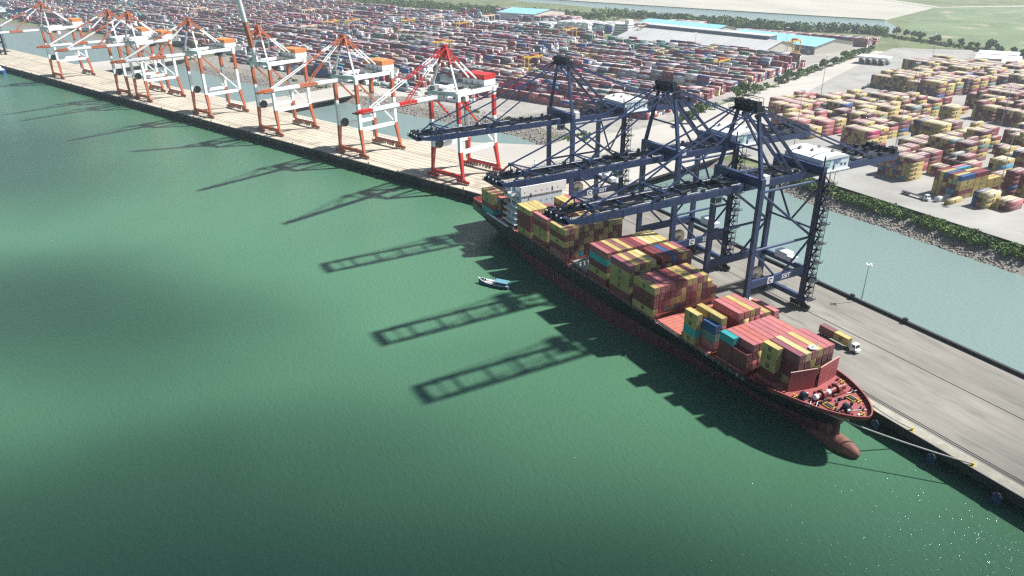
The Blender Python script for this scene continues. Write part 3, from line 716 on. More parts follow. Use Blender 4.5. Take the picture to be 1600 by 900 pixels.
# ------------------------------------------------------------------ red and white quay cranes
def band_bar(g, p, q, w, h, cuts, up=(0, 0, 1)):
    """beam with colour bands: cuts = [(t_end, material index), ...]"""
    p, q = Vector(p), Vector(q); t0 = 0
    for t1, m in cuts:
        g.bar(p.lerp(q, t0), p.lerp(q, t1), w, h, m=m, up=up); t0 = t1
def banded_crane(loc, rz, RED, label, raised=False):
    c = empty('quay_crane', loc, rz); Wt, Dk, Gy = M['white'], M['bluedark'], M['palehouse']
    MT = [RED, Wt, Gy]
    W, Y2 = 11.4, 30.5
    for sx in (-1, 1):
        for y in (0, Y2):
            g = MB(); yb = y + (1.6 if y else -.3)
            g.bar((sx * (W + 1.6), yb, 4), (sx * W, y, 19), 1.3, 1.5, m=0, w2=2.1, h2=2.3, up=(0, 1, 0))
            g.bar((sx * W, y, 19), (sx * W, y, 36), 2.0, 2.1, m=1, up=(0, 1, 0)); g.bar((sx * W, y, 36), (sx * W, y, 48.5), 2.0, 2.1, m=0, up=(0, 1, 0))
            g.bar((sx * W, y, 48.5), (sx * W, y, 53.5), 2.0, 2.1, m=1, w2=2.6, h2=3, up=(0, 1, 0)); g.build('leg', MT, c)
    for y in (-.3, Y2 + 1.6):
        g = MB(); g.bar((-W - 2.4, y, 4.0), (W + 2.4, y, 4.0), 1.5, 2.2); g.bar((-W + 1, y, 5.12), (W - 1, y, 5.12), 1.2, .2, m=1 if y > 5 else 0); g.build('sill_beam', MT, c)
        for x in (-W - 1.4, W + 1.4): bogie(c, x, y, RED, M['wheel'], 10.5, 6)
        if y > 5:
            g = MB(); rg = random.Random(2)
            for i in range(6): x = -8 + i * 2.8; g.tube((x, y - 1.5, 2.2), (x, y - .7, 2.2), rg.uniform(.7, 1.2), 12)
            g.build('gearbox', M['wheel'], c)
    for sx in (-1, 1):
        x = sx * W
        g = MB(); g.bar((x, 0, 18.7), (x, Y2, 18.7), 1.5, 2.3); g.build('portal_beam', Wt, c)
        g = MB(); band_bar(g, (x, 1, 50), (x, Y2 - .5, 19.5), .9, .9, [(.5, 0), (1, 1)]); g.build('brace', MT, c)
    for y, z in ((0, 52.6), (Y2, 52.6)):
        g = MB(); g.bar((-W, y, z), (W, y, z), 2.2, 2.6, m=2); g.build('cross_beam', MT, c)
    g = MB()
    for sx in (-1, 1): g.bar((sx * W, 0, 52.4), (sx * W, Y2, 52.4), 1.7, 2.2)
    g.build('side_beam', Wt, c)
    # rear girder with a row of hanging festoon loops
    g = MB(); g.bar((0, -1, 50.6), (0, Y2 + 15, 50.6), 3.6, 2.6); gi = g.build('main_girder', Wt, c)
    g = MB(); g.box(-3.4, 3.4, Y2 + 2, Y2 + 14.5, 51.9, 52.1); rg = random.Random(4)
    for i in range(10): yy = Y2 + 3 + i * 1.1; g.box(rg.uniform(-3, 0), rg.uniform(.5, 3), yy, yy + .8, 52.1, 52.1 + rg.uniform(.4, 1.8)); g.bar((3.3, yy, 52), (3.3, yy, 53.2), .1, .1)
    g.build('rear_platform', M['steel'], gi)
    g = MB(); yy = 2
    while yy < Y2 + 12: g.bar((-2.2, yy, 50), (-2.2, yy + .7, 47.9), .12, .12); g.bar((-2.2, yy + .7, 47.9), (-2.2, yy + 1.4, 50), .12, .12); yy += 1.6
    g.build('festoon', Dk, gi)
    # boom
    L = 60.; g = MB(); hy, hz = -2.5, 50.8
    dirv = Vector((0, -math.cos(R(82)), math.sin(R(82)))) if raised else Vector((0, -1, .012))
    upv = Vector((0, math.sin(R(82)), math.cos(R(82)))) if raised else Vector((0, 0, 1))
    P = lambda t, k=0., x=0.: Vector((x, hy, hz)) + dirv * (t * L) + upv * k
    cut = ((0, .33, 1), (.33, .55, 0), (.55, .86, 1), (.86, .97, 0)) if not raised else ((0, .22, 1), (.22, .52, 0), (.52, .8, 1), (.8, 1, 0))
    for a, b_, m in cut: g.bar(P(a), P(b_), 3.3, 2.3, m=m, up=tuple(upv))
    if not raised: g.bar(P(.97), P(1.0), 3.3, 2.3, m=0, w2=2.4, h2=1.2, up=tuple(upv))
    bo = g.build('boom', MT, c)
    g = MB(); rg = random.Random(6)
    for i in range(8): x = rg.uniform(-2, 2); g.bar(P(.985 + rg.uniform(0, .035), rg.uniform(-.8, .8), x), P(1.03, rg.uniform(-.8, .4), x + rg.uniform(-.6, .6)), .7, .6)
    g.bar(P(1.03, -.3, -2.6), P(1.03, -.3, 2.6), .5, .7); g.build('boom_tip', RED if RED is not M['red'] else M['maroon'], bo)
    g = MB()
    for sx in (-1, 1):
        g.bar(P(.02, 1.9, sx * 1.8), P(.97, 1.9, sx * 1.8), .08, .08, up=tuple(upv)); g.bar(P(.02, -.4, sx * 1.95), P(.97, -.4, sx * 1.95), .25, .2, up=tuple(upv))
        t = .03
        while t < .97: g.bar(P(t, 1.1, sx * 1.8), P(t, 1.9, sx * 1.8), .08, .08); t += .045
    g.build('railing', M['steel'], bo)
    # A frame
    ZA, YA = 77.0, 2.5
    for sx in (-1, 1):
        g = MB(); band_bar(g, (sx * (W - .8), .3, 54), (sx * 1.3, YA, ZA), 1.0, 1.1, [(.62, 1), (1, 0)]); g.build('mast_leg', MT, c)
        g = MB(); band_bar(g, (sx * 1.2, YA + .4, ZA - .3), (sx * 3.4, 29, 53.5), .75, .85, [(.35, 0), (1, 1)]); g.build('back_stay', MT, c)
    g = MB(); g.bar((0, YA, ZA - 5), (0, YA, ZA + 1.2), 2.2, 2.6, up=(0, 1, 0)); g.box(-2.4, 2.4, YA - 1.5, YA + 1.5, ZA - .6, ZA - .4); g.tube((-1.5, YA, ZA + 1), (1.5, YA, ZA + 1), 1.0, 12); g.build('mast_head', RED, c)
    g = MB()
    for sx in (-1, 1):
        if raised:
            g.bar((sx * .9, YA, ZA), P(.36, 1.4, sx * .9), .45, .5)
        else:
            band_bar(g, (sx * 1.0, YA - .4, ZA), P(.44, 1.2, sx * 1.1), .42, .5, [(.2, 0), (.55, 1), (1, 0)]); band_bar(g, (sx * 1.2, YA - .4, ZA + .3), P(.86, 1.2, sx * 1.3), .42, .5, [(.18, 0), (.3, 1), (.55, 0), (1, 1)])
    g.build('fore_stay', MT, c)
    # grey hoist platform at the foot of the mast
    g = MB(); g.box(-W, 4, -4, 3.4, 53.6, 53.8)
    for i in range(8): x = -W + i * 2.1; g.bar((x, -4, 53.8), (x, -4, 55), .1, .1); g.bar((x, 3.4, 53.8), (x, 3.4, 55), .1, .1)
    g.bar((-W, -4, 55), (4, -4, 55), .1, .1); g.box(-9, -5, -2.5, 1.5, 53.8, 56); g.box(-3, 1, -2, 1, 53.8, 55.2); g.build('hoist_platform', M['steel'], c)
    # machinery house: pale walls, coloured upper band and roof
    g = MB(); x0, x1, y0, y1, z0 = -9.5, 8.5, 25.5, 35.5, 53.8
    g.box(x0, x1, y0, y1, z0, z0 + 3.2, 1); hs = g.build('machinery_house', MT, c)
    g = MB(); g.box(x0 - .1, x1 + .1, y0 - .1, y1 + .1, z0 + 3.2, z0 + 6.0); g.box(x0 + .3, x1 - .3, y0 + .3, y1 - .3, z0 + 6, z0 + 6.1); g.build('roof', RED if RED is M['red'] else M['roofo'], hs)
    g = MB()
    for xx in (-7, -2, 3): g.box(xx, xx + 1, y0 - .14, y0 - .1, z0 + .2, z0 + 2)
    g.build('door', M['steel'], hs)
    g = MB(); g.box(x0 - 1.2, x1 + 1.2, y0 - 1.4, y1 + 1, z0 - .3, z0 - .1)
    for i in range(12): xx = x0 - 1.2 + i * 1.8; g.bar((xx, y0 - 1.4, z0 - .1), (xx, y0 - 1.4, z0 + 1), .1, .1)
    g.bar((x0 - 1.2, y0 - 1.4, z0 + 1), (x1 + 1.2, y0 - 1.4, z0 + 1), .1, .1); g.build('house_platform', M['steel'], hs)
    # cable reel beside the left waterside leg
    g = MB(); g.tube((-W + 1.2, 3.6, 20.6), (-W + 2.2, 3.6, 20.6), 2.9, 24); g.tube((-W + .9, 3.6, 20.6), (-W + 2.5, 3.6, 20.6), 1.0, 12); g.build('cable_reel', Dk, c)
    # trolley with cab under the girder
    g = MB(); g.box(-3, 3, 9, 14, 48.2, 49.3); g.box(-2.6, 2.6, 10, 13, 47, 48.2); tr = g.build('trolley', Dk, c)
    g = MB(); g.box(1, 3.4, 14.5, 17, 45.6, 48.3); g.build('operator_cab', Wt, tr)
    g = MB(); g.bar((-W - 1.6, Y2 - .4, 5), (-W - 1.6, Y2 - .4, 52), .9, .9, up=(0, 1, 0)); g.build('stair_tower', M['steel'], c)
    return tag(c, label, 'quay crane', 'banded quay cranes on the beige quay')
M['roofo'] = mat('orange_roof_paint', (.62, .23, .075), .6, var=.1)
def at_s(s): x, y = SN(s, 298.2); return (x, y, QZ)
banded_crane(at_s(-309.5), TH, M['red'], 'bright red and white quay crane with a red-roofed machinery house')
R2_ = banded_crane(at_s(-402.5), TH, M['orange'], 'orange and white crane next to the bright red one, boom lowered')
banded_crane(at_s(-503), TH, M['orange'], 'orange and white crane with its boom raised almost upright', raised=True)
for s, lab in ((-605, 'orange and white crane just beyond the one with the raised boom'), (-716, 'orange and white crane standing tight beside its twin, on the ship\'s side of it'), (-757, 'orange and white crane standing tight beside its twin, on the far side of it'), (-924, 'orange and white crane standing alone, last before the dark crane')):
    again(R2_, at_s(s), TH, lab)

# ------------------------------------------------------------------ container ship
M['hullblack'] = mat('black_hull_paint', (.016, .018, .022), .45, var=.3, scale=.25, rust=(.05, .03, .025))
M['hullred'] = mat('antifouling_red', (.135, .036, .042), .7, var=.35, scale=.22, rust=(0.230, 0.128, 0.119), stretch=(2.2, 1, .16))
M['deckred'] = mat('red_deck_paint', (.33, .080, .085), .6, var=.2, scale=.4, rust=(.26, .09, .06))
M['hatch'] = mat('faded_red_hatch', (.47, .15, .115), .65, var=.2, scale=.35, rust=(.32, .12, .08))
YC, HB = 167.4, 14.9
ship = empty('container_ship', (0, 0, 0)); ship.location = (-218, YC, 0)
tag(ship, 'black and red container ship moored along the grey quay with containers on deck', 'ship')
SX = lambda x: x + 218
def smooth(t): t = max(0., min(1., t)); return t * t * (3 - 2 * t)
def topz(x): return 12.8 + (.6 if x < -320 else 0) + 2.6 * smooth((x + 152) / 36)
def bootz(x): return 5.2 + (min(x, -190) + 310) * .018 - max(0, x + 190) * .007
def xend(z):      # stem profile
    if z <= 3.5: return -109.0
    if z <= 8.4: return -109.0 - .8 * math.sin((z - 3.5) / 4.9 * math.pi)
    return -109.0 + 7.8 * ((z - 8.4) / 7.0) ** 1.15
def xsta(z):      # stern profile
    return -333.0 if z > 8.5 else -333 + 16 * ((8.5 - z) / 10) ** .75
def halfb(x, z):
    uu_ = max(0., xend(z) - x); k = max(0., min(1., z / 15))
    b0 = HB * min(1., .02 + (uu_ / 98) ** 1.5)
    b1 = HB * (1 - (1 - uu_ / 48) ** 2.6) ** .62 if uu_ < 48 else HB
    b = b0 + (b1 - b0) * k ** .62 if uu_ > 0 else 0.
    if uu_ > 98: b = HB
    xs = xsta(z); ls = 66 - 52 * max(0., min(1, z / 12)); t2 = max(0., 1 - (x - xs) / ls) if x < xs + ls else 0
    b *= 1 - t2 ** 2 * (1 - (.93 if z > 9 else max(.02, .93 * (max(0., z) / 9) ** .8)))
    return b
NS, lev = 72, 9
hv, hf, hm = [], [], []
def level(j, x):
    bz, tz = bootz(x), topz(x)
    return [-1.6, .4, bz * .5, bz, bz + (tz - bz) * .25, bz + (tz - bz) * .5, bz + (tz - bz) * .75, tz - 1.1, tz][j]
for side in (-1, 1):
    base = len(hv)
    for j in range(lev):
        for i in range(NS + 1):
            uu = i / NS; uu = 1 - (1 - uu) ** 1.9 if uu > .0 else 0
            z0 = level(j, -218)
            x = -333 + 225 * uu
            for _ in range(3):
                z = level(j, x); x = xsta(z) + (xend(z) - xsta(z)) * uu
            z = level(j, x)
            hv.append((SX(x), side * halfb(x, z), z))
    for j in range(lev - 1):
        for i in range(NS):
            a = base + j * (NS + 1) + i; q = (a, a + 1, a + NS + 2, a + NS + 1)
            hf.append(q if side < 0 else q[::-1]); hm.append(0 if j < 3 else 1)
g = MB(); g.v, g.f, g.m = hv, hf, hm
for j in range(lev - 1):        # transom
    a = j * (NS + 1); b_ = a + lev * (NS + 1)
    g.f.append((a, a + NS + 1, b_ + NS + 1, b_)); g.m.append(0 if j < 3 else 1)
hull = g.build('hull', [M['hullred'], M['hullblack']], ship, smooth=True)
# bulbous bow
g = MB(); nb, mb = 14, 16
for i in range(nb + 1):
    t = 1 - (1 - i / nb) ** 2; xx = -126 + 24.6 * t; rr = (1 - max(0, (t - .45) / .55) ** 3.2) ** .5
    for k in range(mb):
        a = 2 * math.pi * k / mb; g.v.append((SX(xx), (1.2 + 1.9 * smooth(t * 1.7)) * rr * math.cos(a), .3 + .9 * t + (3.0 + .2 * t) * rr * math.sin(a)))
for i in range(nb):
    for k in range(mb): g.f.append((i * mb + k, (i + 1) * mb + k, (i + 1) * mb + (k + 1) % mb, i * mb + (k + 1) % mb)); g.m.append(0)
g.build('bulbous_bow', mat('worn_bulb_paint', (.20, .075, .055), .65, var=.35, scale=.5, rust=(.25, .17, .12)), ship, smooth=True)
# decks: strips following the hull
def deckstrip(x0, x1, zf, inset, n=30):
    g = MB(); pts = []
    for i in range(n + 1):
        x = x0 + (x1 - x0) * i / n; b_ = max(.02, halfb(x, topz(x)) - inset); pts += [(SX(x), -b_, zf(x)), (SX(x), b_, zf(x))]
    return g.add(pts, [(2 * i, 2 * i + 2, 2 * i + 3, 2 * i + 1) for i in range(n)])
deckstrip(-332.6, -127, lambda x: min(topz(x) - .5, 12.6), .25).build('main_deck', M['deckred'], ship)
fo = deckstrip(-127, -101.4, lambda x: topz(x) - 1.15, .3, 40).build('forecastle_deck', M['deckred'], ship)
# bulwark inner skin, stanchions and cap rail at bow; same round the stern
g = MB(); gc = MB(); pr_ = None
for i in range(61):
    x = -126.5 + 25.4 * (1 - (1 - i / 60) ** 2)
    b_ = max(0, halfb(x, topz(x)) - .12); cur = (SX(x), b_, topz(x))
    if pr_:
        for sd_ in (-1, 1):
            p, q = (pr_[0], sd_ * pr_[1], pr_[2]), (cur[0], sd_ * cur[1], cur[2])
            gc.bar((p[0], p[1], p[2] + .03), (q[0], q[1], q[2] + .03), .38, .14)
            a1, b1 = (p[0], p[1] - sd_ * .1, p[2]), (q[0], q[1] - sd_ * .1, q[2])
            g.add([a1, b1, (b1[0], b1[1], b1[2] - 1.3), (a1[0], a1[1], a1[2] - 1.3)], [(0, 1, 2, 3)])
        if i % 3 == 0 and x > -118: g.bar((cur[0], cur[1] - .1, cur[2] - .15), (cur[0] - .7, max(0, cur[1] - 1.2), cur[2] - 1.15), .14, .22); g.bar((cur[0], -cur[1] + .1, cur[2] - .15), (cur[0] - .7, min(0, -cur[1] + 1.2), cur[2] - 1.15), .14, .22)
    pr_ = cur
g.build('bulwark', M['maroon'], ship); gc.build('cap_rail', M['deckred'], ship)
# white bow stripes and anchor pocket marks on the shoulder
g = MB()
for k in range(4):
    pp = []
    for i in range(9):
        x = -109.5 + i * .8; z = 12.2 + .5 * k + (x + 109.5) * .08; pp.append((SX(x), -(halfb(x, z) + .06), z))
    g.path(pp, .055, 5)
g.build('bow_marking', M['letters'], hull)
# stern bulwark with white mooring frames
g = MB(); g.box(SX(-332.9), SX(-332.4), -13, 13, 12.6, 15.4); g.box(SX(-332.5), SX(-320), -13.6, -13.2, 12.6, 15.2); g.build('stern_bulwark', M['deckred'], ship)
g = MB()
for x in (-330.5, -326):
    for dx in (0, 1.5): g.bar((SX(x + dx), -13.05, 12.7), (SX(x + dx), -13.05, 14.6), .3, .2)
    g.bar((SX(x), -13.05, 14.6), (SX(x + 1.65), -13.05, 14.6), .3, .25)
g.build('mooring_frame', M['white'], ship)
# hatch coamings and covers
BAYS = {'A': -281.9, 'B': -267.2, 'C': -252.4, 'D': -221.7, 'E': -207.2, 'F': -192.3, 'X': -178.0, 'G': -163.8, 'I': -149.2, 'J': -134.5}
for k, x0 in BAYS.items():
    hw = {'I': 12.4, 'J': 9.8}.get(k, 13.6)
    g = MB(); g.box(SX(x0), SX(x0 + 12.3), -hw, hw, 12.55, 13.5, 0); g.box(SX(x0 - .2), SX(x0 + 12.5), -hw - .4, hw + .4, 13.5, 14.15, 0)
    for i in range(7): xx = x0 + .6 + i * 1.85; g.box(SX(xx), SX(xx + .14), -hw, hw, 14.15, 14.27)
    for yy in (-hw * .33, hw * .33): g.box(SX(x0), SX(x0 + 12.3), yy - .18, yy + .18, 14.15, 14.3)
    g.build('hatch_cover', M['hatch'], ship)
for x in (-268.6, -254, -223.6, -193.7, -179.2, -164.8, -150.2, -136):      # lashing bridges between pairs of bays
    g = MB()
    for i in range(11): y = -14 + i * 2.8; g.bar((SX(x), y, 12.6), (SX(x), y, 15.6), .25, .25)
    g.box(SX(x - .5), SX(x + .5), -14.2, 14.2, 15.4, 15.55); g.bar((SX(x), -14.2, 16.5), (SX(x), 14.2, 16.5), .1, .1)
    g.build('lashing_bridge', M['maroon'], ship)
g = MB()
for i in range(62):
    x = -300 + i * 2.7
    if x < -134: g.bar((SX(x), -14.5, 12.6), (SX(x), -14.5, 14.1), .16, .16)
    if x < -134: g.bar((SX(x), 14.5, 12.6), (SX(x), 14.5, 14.1), .16, .16)
for zz in (13.3, 14.0): g.bar((SX(-300), -14.7, zz), (SX(-134), -14.7, zz), .08, .08); g.bar((SX(-300), 14.7, zz), (SX(-134), 14.7, zz), .08, .08)
g.build('railing', M['steel'], ship)
# open gap between the third and fourth stacks: grey frames
g = MB(); g.box(SX(-238.5), SX(-224.5), -12, 12, 12.6, 14.0)
for i in range(6):
    y = -12.5 + i * 2; g.bar((SX(-237), y, 13), (SX(-230), y, 18), .35, .5); g.bar((SX(-225.5), y, 13), (SX(-230), y, 18), .35, .5)
g.bar((SX(-230), -13, 18), (SX(-230), 0, 18), .5, .5); g.build('cell_guide_frame', M['steel'], ship)
# accommodation
hX0, hX1 = -300, -286.2
g = MB(); g.box(SX(hX0 + 2), SX(hX1), -10.2, 12.6, 12.6, 31.8); house = g.build('superstructure', M['palehouse'], ship)
g = MB(); g.box(SX(hX0 + 1.5), SX(hX1 + .25), -10.4, 14.4, 31.8, 33.0); g.box(SX(hX1 - .1), SX(hX1 + .3), -10.4, 14.6, 28.6, 33.3); g.build('bridge_front', M['white'], house)
for y, z in ((-5.5, 28.0), (6.4, 29.6)): MB().box(SX(hX1 + .3), SX(hX1 + .36), y, y + .75, z - .4, z + 1.5).build('window', M['glass'], house)
for row, z in enumerate((30.6, 28.1, 25.4)):
    for i in range(7):
        y = -8.6 + i * 3.05
        if row == 0 and i in (1, 5): continue
        MB().box(SX(hX1 + .3 if z > 29 else hX1 + .02), SX(hX1 + .36 if z > 29 else hX1 + .08), y, y + .42, z - .5, z).build('porthole', M['glass'], house)
g = MB()
for k in range(6):
    z = 14.6 + k * 2.9; g.box(SX(hX0 + 1), SX(hX1 - .4), -13.8 + k * .32, -10.2, z, z + .22)
    for zz in (.6, 1.15): g.bar((SX(hX0 + 1), -13.7 + k * .32, z + zz), (SX(hX1 - .4), -13.7 + k * .32, z + zz), .08, .08)
    for i in range(8): x = hX0 + 1 + i * 1.7; g.bar((SX(x), -13.7 + k * .32, z), (SX(x), -13.7 + k * .32, z + 1.15), .1, .1)
    g.bar((SX(hX0 + 2.5 + (k % 2) * 6), -12.4, z), (SX(hX0 + 6 - (k % 2) * 0 + (k % 2) * 2), -12.4, z + 2.9), .8, .15)
g.build('side_gallery', M['white'], house)
g = MB()
for k in range(6):
    z = 15.2 + k * 2.9
    for x in (-296.5, -293, -289.4): g.box(SX(x), SX(x + .8), -10.27, -10.21, z, z + (1.7 if x == -293 else .8))
g.build('window', M['glass'], house)
g = MB(); g.box(SX(-291.4), SX(-287.6), -14.8, -10.2, 28.9, 29.15); g.box(SX(-291.5), SX(-287.5), -14.9, -14.75, 29.1, 30.3); g.box(SX(-287.65), SX(-287.5), -14.9, -10.2, 29.1, 30.3); g.box(SX(-291.5), SX(-291.35), -14.9, -10.2, 29.1, 30.3)
g.box(SX(-291.4), SX(-287.6), 12.6, 15.2, 30, 30.2); g.box(SX(-287.8), SX(-287.5), 12.6, 15.3, 30, 33.2)
g.build('bridge_wing', M['white'], house)
g = MB(); g.tube((SX(-293), 1, 33), (SX(-293), 1, 43.5), .45, 8, r2=.25)
for z, w_ in ((36, 3.4), (38.8, 4.6), (41.5, 2.6)): g.bar((SX(-293), 1 - w_ / 2, z), (SX(-293), 1 + w_ / 2, z), .25, .25); g.box(SX(-293.9), SX(-292.1), .2, 1.8, z, z + .2)
g.bar((SX(-292.5), -1, 37.1), (SX(-292.5), 3, 37.1), .3, .35)
for y in (-4, 6): g.tube((SX(-292), y, 33), (SX(-292), y, 36.5), .12, 6); g.tube((SX(-292), y, 36.5), (SX(-292), y, 37.6), .6, 10, r2=.35)
g.build('radar_mast', M['white'], house)
g = MB(); g.box(SX(-306), SX(-301.5), 2.5, 8.5, 12.6, 33.5); g.tube((SX(-304), 4, 33.5), (SX(-304), 4, 35.5), .5, 8); g.tube((SX(-303), 6.5, 33.5), (SX(-303), 6.5, 35.2), .5, 8); g.build('funnel', M['maroon'], ship)
g = MB(); g.bar((SX(-304), -11.5, 24.2), (SX(-294), -10.8, 24.2), 4.6, .3); g.build('canopy_deck', M['hatch'], house)
# pale accommodation ladder folded along the side
g = MB(); g.bar((SX(-314), -14.6, 12.9), (SX(-290.5), -15.3, 13.3), 1.1, .5)
for i in range(4): g.bar((SX(-313 + i * 2.4), -14.8, 12.6), (SX(-313 + i * 2.4), -14.8, 10.3), .18, .18)
g.build('gangway', M['palehouse'], ship)
M['sunlit_edge'] = mat('sunlit_pink_edge', (.58, .36, .33), .5)
# breakwater: two red plates with lightening holes and a top edge whose sunlit look is put into its colour
for (ya, yb, xa, xb) in ((-9.2, -.5, -122.4, -120.2), (.7, 11.0, -120.0, -121.8)):
    g = MB(); g.bar((SX(xa), ya, 17.6), (SX(xb), yb, 17.6), .22, 6.8); bw = g.build('breakwater', M['deckred'], ship)
    g = MB(); dx = (xb - xa) / (yb - ya)
    for j in range(3):
        for i in range(6):
            y = ya + .8 + i * 1.45; x = xa + dx * (y - ya); g.tube((SX(x + .02), y, 15.9 + j * 1.7), (SX(x + .16), y, 15.9 + j * 1.7), .2, 8)
    g.build('hole', M['maroon'], bw)
    g = MB(); g.bar((SX(xa), ya, 21.06), (SX(xb), yb, 21.06), .36, .12); g.build('top_edge', M['sunlit_edge'], bw)
    g = MB()
    for i in range(4): y = ya + 1.6 + i * 2.6; x = xa + dx * (y - ya); g.bar((SX(x - 2.6), y, 14.4), (SX(x - .2), y, 20.2), .2, .3)
    g.build('stiffener', M['deckred'], bw)
# foremast
g = MB(); g.tube((SX(-123.6), .2, 14), (SX(-123.6), .2, 27.2), .42, 10, r2=.3); g.tube((SX(-123.6), .2, 26.2), (SX(-123.6), .2, 26.5), 1.3, 14); g.bar((SX(-123.6), -1.4, 24.8), (SX(-123.6), 1.8, 24.8), .2, .2); g.bar((SX(-123.2), 1.0, 26.5), (SX(-123.0), 1.4, 28.6), .2, .2)
g.tube((SX(-123.6), -.3, 21), (SX(-122.6), -.3, 22.4), .25, 6); g.build('foremast', M['white'], ship)
# forecastle gear
fz = lambda x: topz(x) - 1.15
for x, y in ((-115.2, -3.2), (-115.2, 3.2)):
    g = MB(); z = fz(x); g.box(SX(x - 1.6), SX(x + 1.8), y - 2.2, y + 2.2, z, z + .5); g.tube((SX(x), y - 1.9, z + 1.4), (SX(x), y + 1.9, z + 1.4), .9, 14); g.tube((SX(x), y - .5, z + 1.4), (SX(x), y + .5, z + 1.4), 1.5, 16); g.box(SX(x - 1.9), SX(x - .9), y - 1.4, y - .4, z + .4, z + 1.9)
    wl = g.build('windlass', M['maroon'], ship); g = MB(); g.tube((SX(x + .1), y + 2.0, z + 1.4), (SX(x + .1), y + 3.1, z + 1.4), .85, 14); g.tube((SX(x + .1), y - 3.1, z + 1.4), (SX(x + .1), y - 2.0, z + 1.4), .85, 14); g.build('rope_drum', M['white'] if y < 0 else M['maroon'], wl)
for x, y in ((-107.6, -1.5), (-117.8, -7.4)):
    g = MB(); z = fz(x); g.box(SX(x - 1.2), SX(x + 1.2), y - 1.3, y + 1.3, z, z + .5); g.tube((SX(x - .9), y - .2, z + 1.1), (SX(x + .9), y - .2, z + 1.1), 1.0, 12); wl = g.build('mooring_winch', M['bluedark'], ship)
    g = MB(); g.tube((SX(x - .5), y - .2, z + 1.15), (SX(x + .6), y - .2, z + 1.15), .82, 12); g.build('rope_drum', M['white'], wl)
for x, y in ((-111.2, -4.6), (-110.6, 4.4)):
    g = MB(); z = fz(x)
    for a, b_ in (((-1.5, -1), (1.5, -1)), ((1.5, -1), (1.5, 1)), ((1.5, 1), (-1.5, 1)), ((-1.5, 1), (-1.5, -1))): g.bar((SX(x + a[0]), y + a[1], z + .25), (SX(x + b_[0]), y + b_[1], z + .25), .22, .3)
    fr = g.build('chain_guard', M['yellowp'], ship); g = MB(); g.box(SX(x - 1.2), SX(x + 1.2), y - .5, y + .5, z + .05, z + .5); g.build('chain_stopper', M['bluedark'], fr)
rg = random.Random(21)
for x, y in ((-119.5, -9.2), (-113.2, -7.2), (-108.4, -4.6), (-105.4, -2.4), (-105.4, 2.2), (-108.4, 4.8), (-113, 7.6), (-118, 9.2), (-103.8, .3)):
    g = MB(); z = fz(x); g.box(SX(x - .8), SX(x + .8), y - .35, y + .35, z, z + .12)
    for dx in (-.45, .45): g.tube((SX(x + dx), y, z), (SX(x + dx), y, z + .75), .22, 8); g.tube((SX(x + dx), y, z + .75), (SX(x + dx), y, z + .85), .3, 8)
    g.build('mooring_bitts', rg.choice((M['white'], M['yellowp'], M['maroon'], M['bluedark'])), ship)
g = MB()
for p, q in (((-116.6, -5.2), (-114, -9.2)), ((-114.8, -4.6), (-112.4, -8.6)), ((-106.5, -1), (-104.4, 3)), ((-113, 5.5), (-112.4, 9))): g.bar((SX(p[0]), p[1], fz(p[0]) + .2), (SX(q[0]), q[1], fz(q[0]) + .5), .16, .16)
g.build('pipe', M['white'], ship)
for i in range(34):
    x = rg.uniform(-119.5, -103.5) if i < 18 else rg.gauss(-115, 1.8); y = rg.uniform(-1, 1) * (halfb(x, 15) - 2); z = fz(x); hh = rg.uniform(.35, 1.1)
    MB().box(SX(x - .3), SX(x + .3), y - .3, y + .3, z, z + hh).tube((SX(x), y - .45, z + hh), (SX(x), y + .45, z + hh), .22, 7).build('deck_gear', M[rg.choice(('bluedark', 'bluedark', 'maroon', 'maroon', 'white'))], ship)
# mooring rope from the bow to the quay
def rope(name, p, q, sag, label):
    pts = [Vector(p).lerp(Vector(q), i / 14) - Vector((0, 0, sag * 4 * (i / 14) * (1 - i / 14))) for i in range(15)]
    return tag(MB().path(pts, .22, 6).build(name, mat('pale_rope', (.42, .40, .36), .9)), label, 'rope', 'mooring ropes')
rope('mooring_rope', (-114.5, YC - 10.6, 14.9), (-80.2, 185.2, QZ + .5), .9, 'long pale mooring rope from the bow to a bollard on the quay edge')
rope('mooring_rope', (-104.4, YC + 5.6, 15.2), (-98.4, 185.2, QZ + .5), .4, 'short steep mooring rope from the bow tip to the closest bollard')

# ------------------------------------------------------------------ containers
CC = {'Y': ((.47, .37, .14), 'yellow'), 'M': ((.20, .045, .052), 'maroon'), 'R': ((.43, .15, .155), 'salmon'), 'P': ((.27, .09, .12), 'plum'), 'O': ((.48, .15, .13), 'orange-red'),
      'B': ((.035, .095, .25), 'blue'), 'T': ((.03, .34, .34), 'teal'), 'G': ((.17, .27, .24), 'grey-green'), 'K': ((.20, .09, .085), 'brown'), 'W': ((.72, .72, .69), 'white'), 'N': ((.09, .02, .035), 'dark-plum'),
      'C': ((.60, .50, .25), 'pale-yellow'), 'A': ((.40, .02, .10), 'crimson'), 'L': ((.10, .30, .46), 'light-blue'), 'S': ((.30, .33, .35), 'grey'), 'E': ((.05, .06, .12), 'navy'), 'D': ((.03, .17, .10), 'green')}
for k, (c, n) in CC.items(): M['box' + k] = mat('container_' + n.replace(' ', '_').replace('-', '_'), c, .5, var=.16, scale=.35, rust=[.75 * x + .03 for x in c], objrand=.13, stretch=(1, 1, .6))
M['lockbar'] = mat('door_lock_bar', (.36, .33, .31), .5)
M['logo'] = mat('dark_emblem_plate', (.035, .04, .035), .6)
CH = 2.9
CMESH = {}
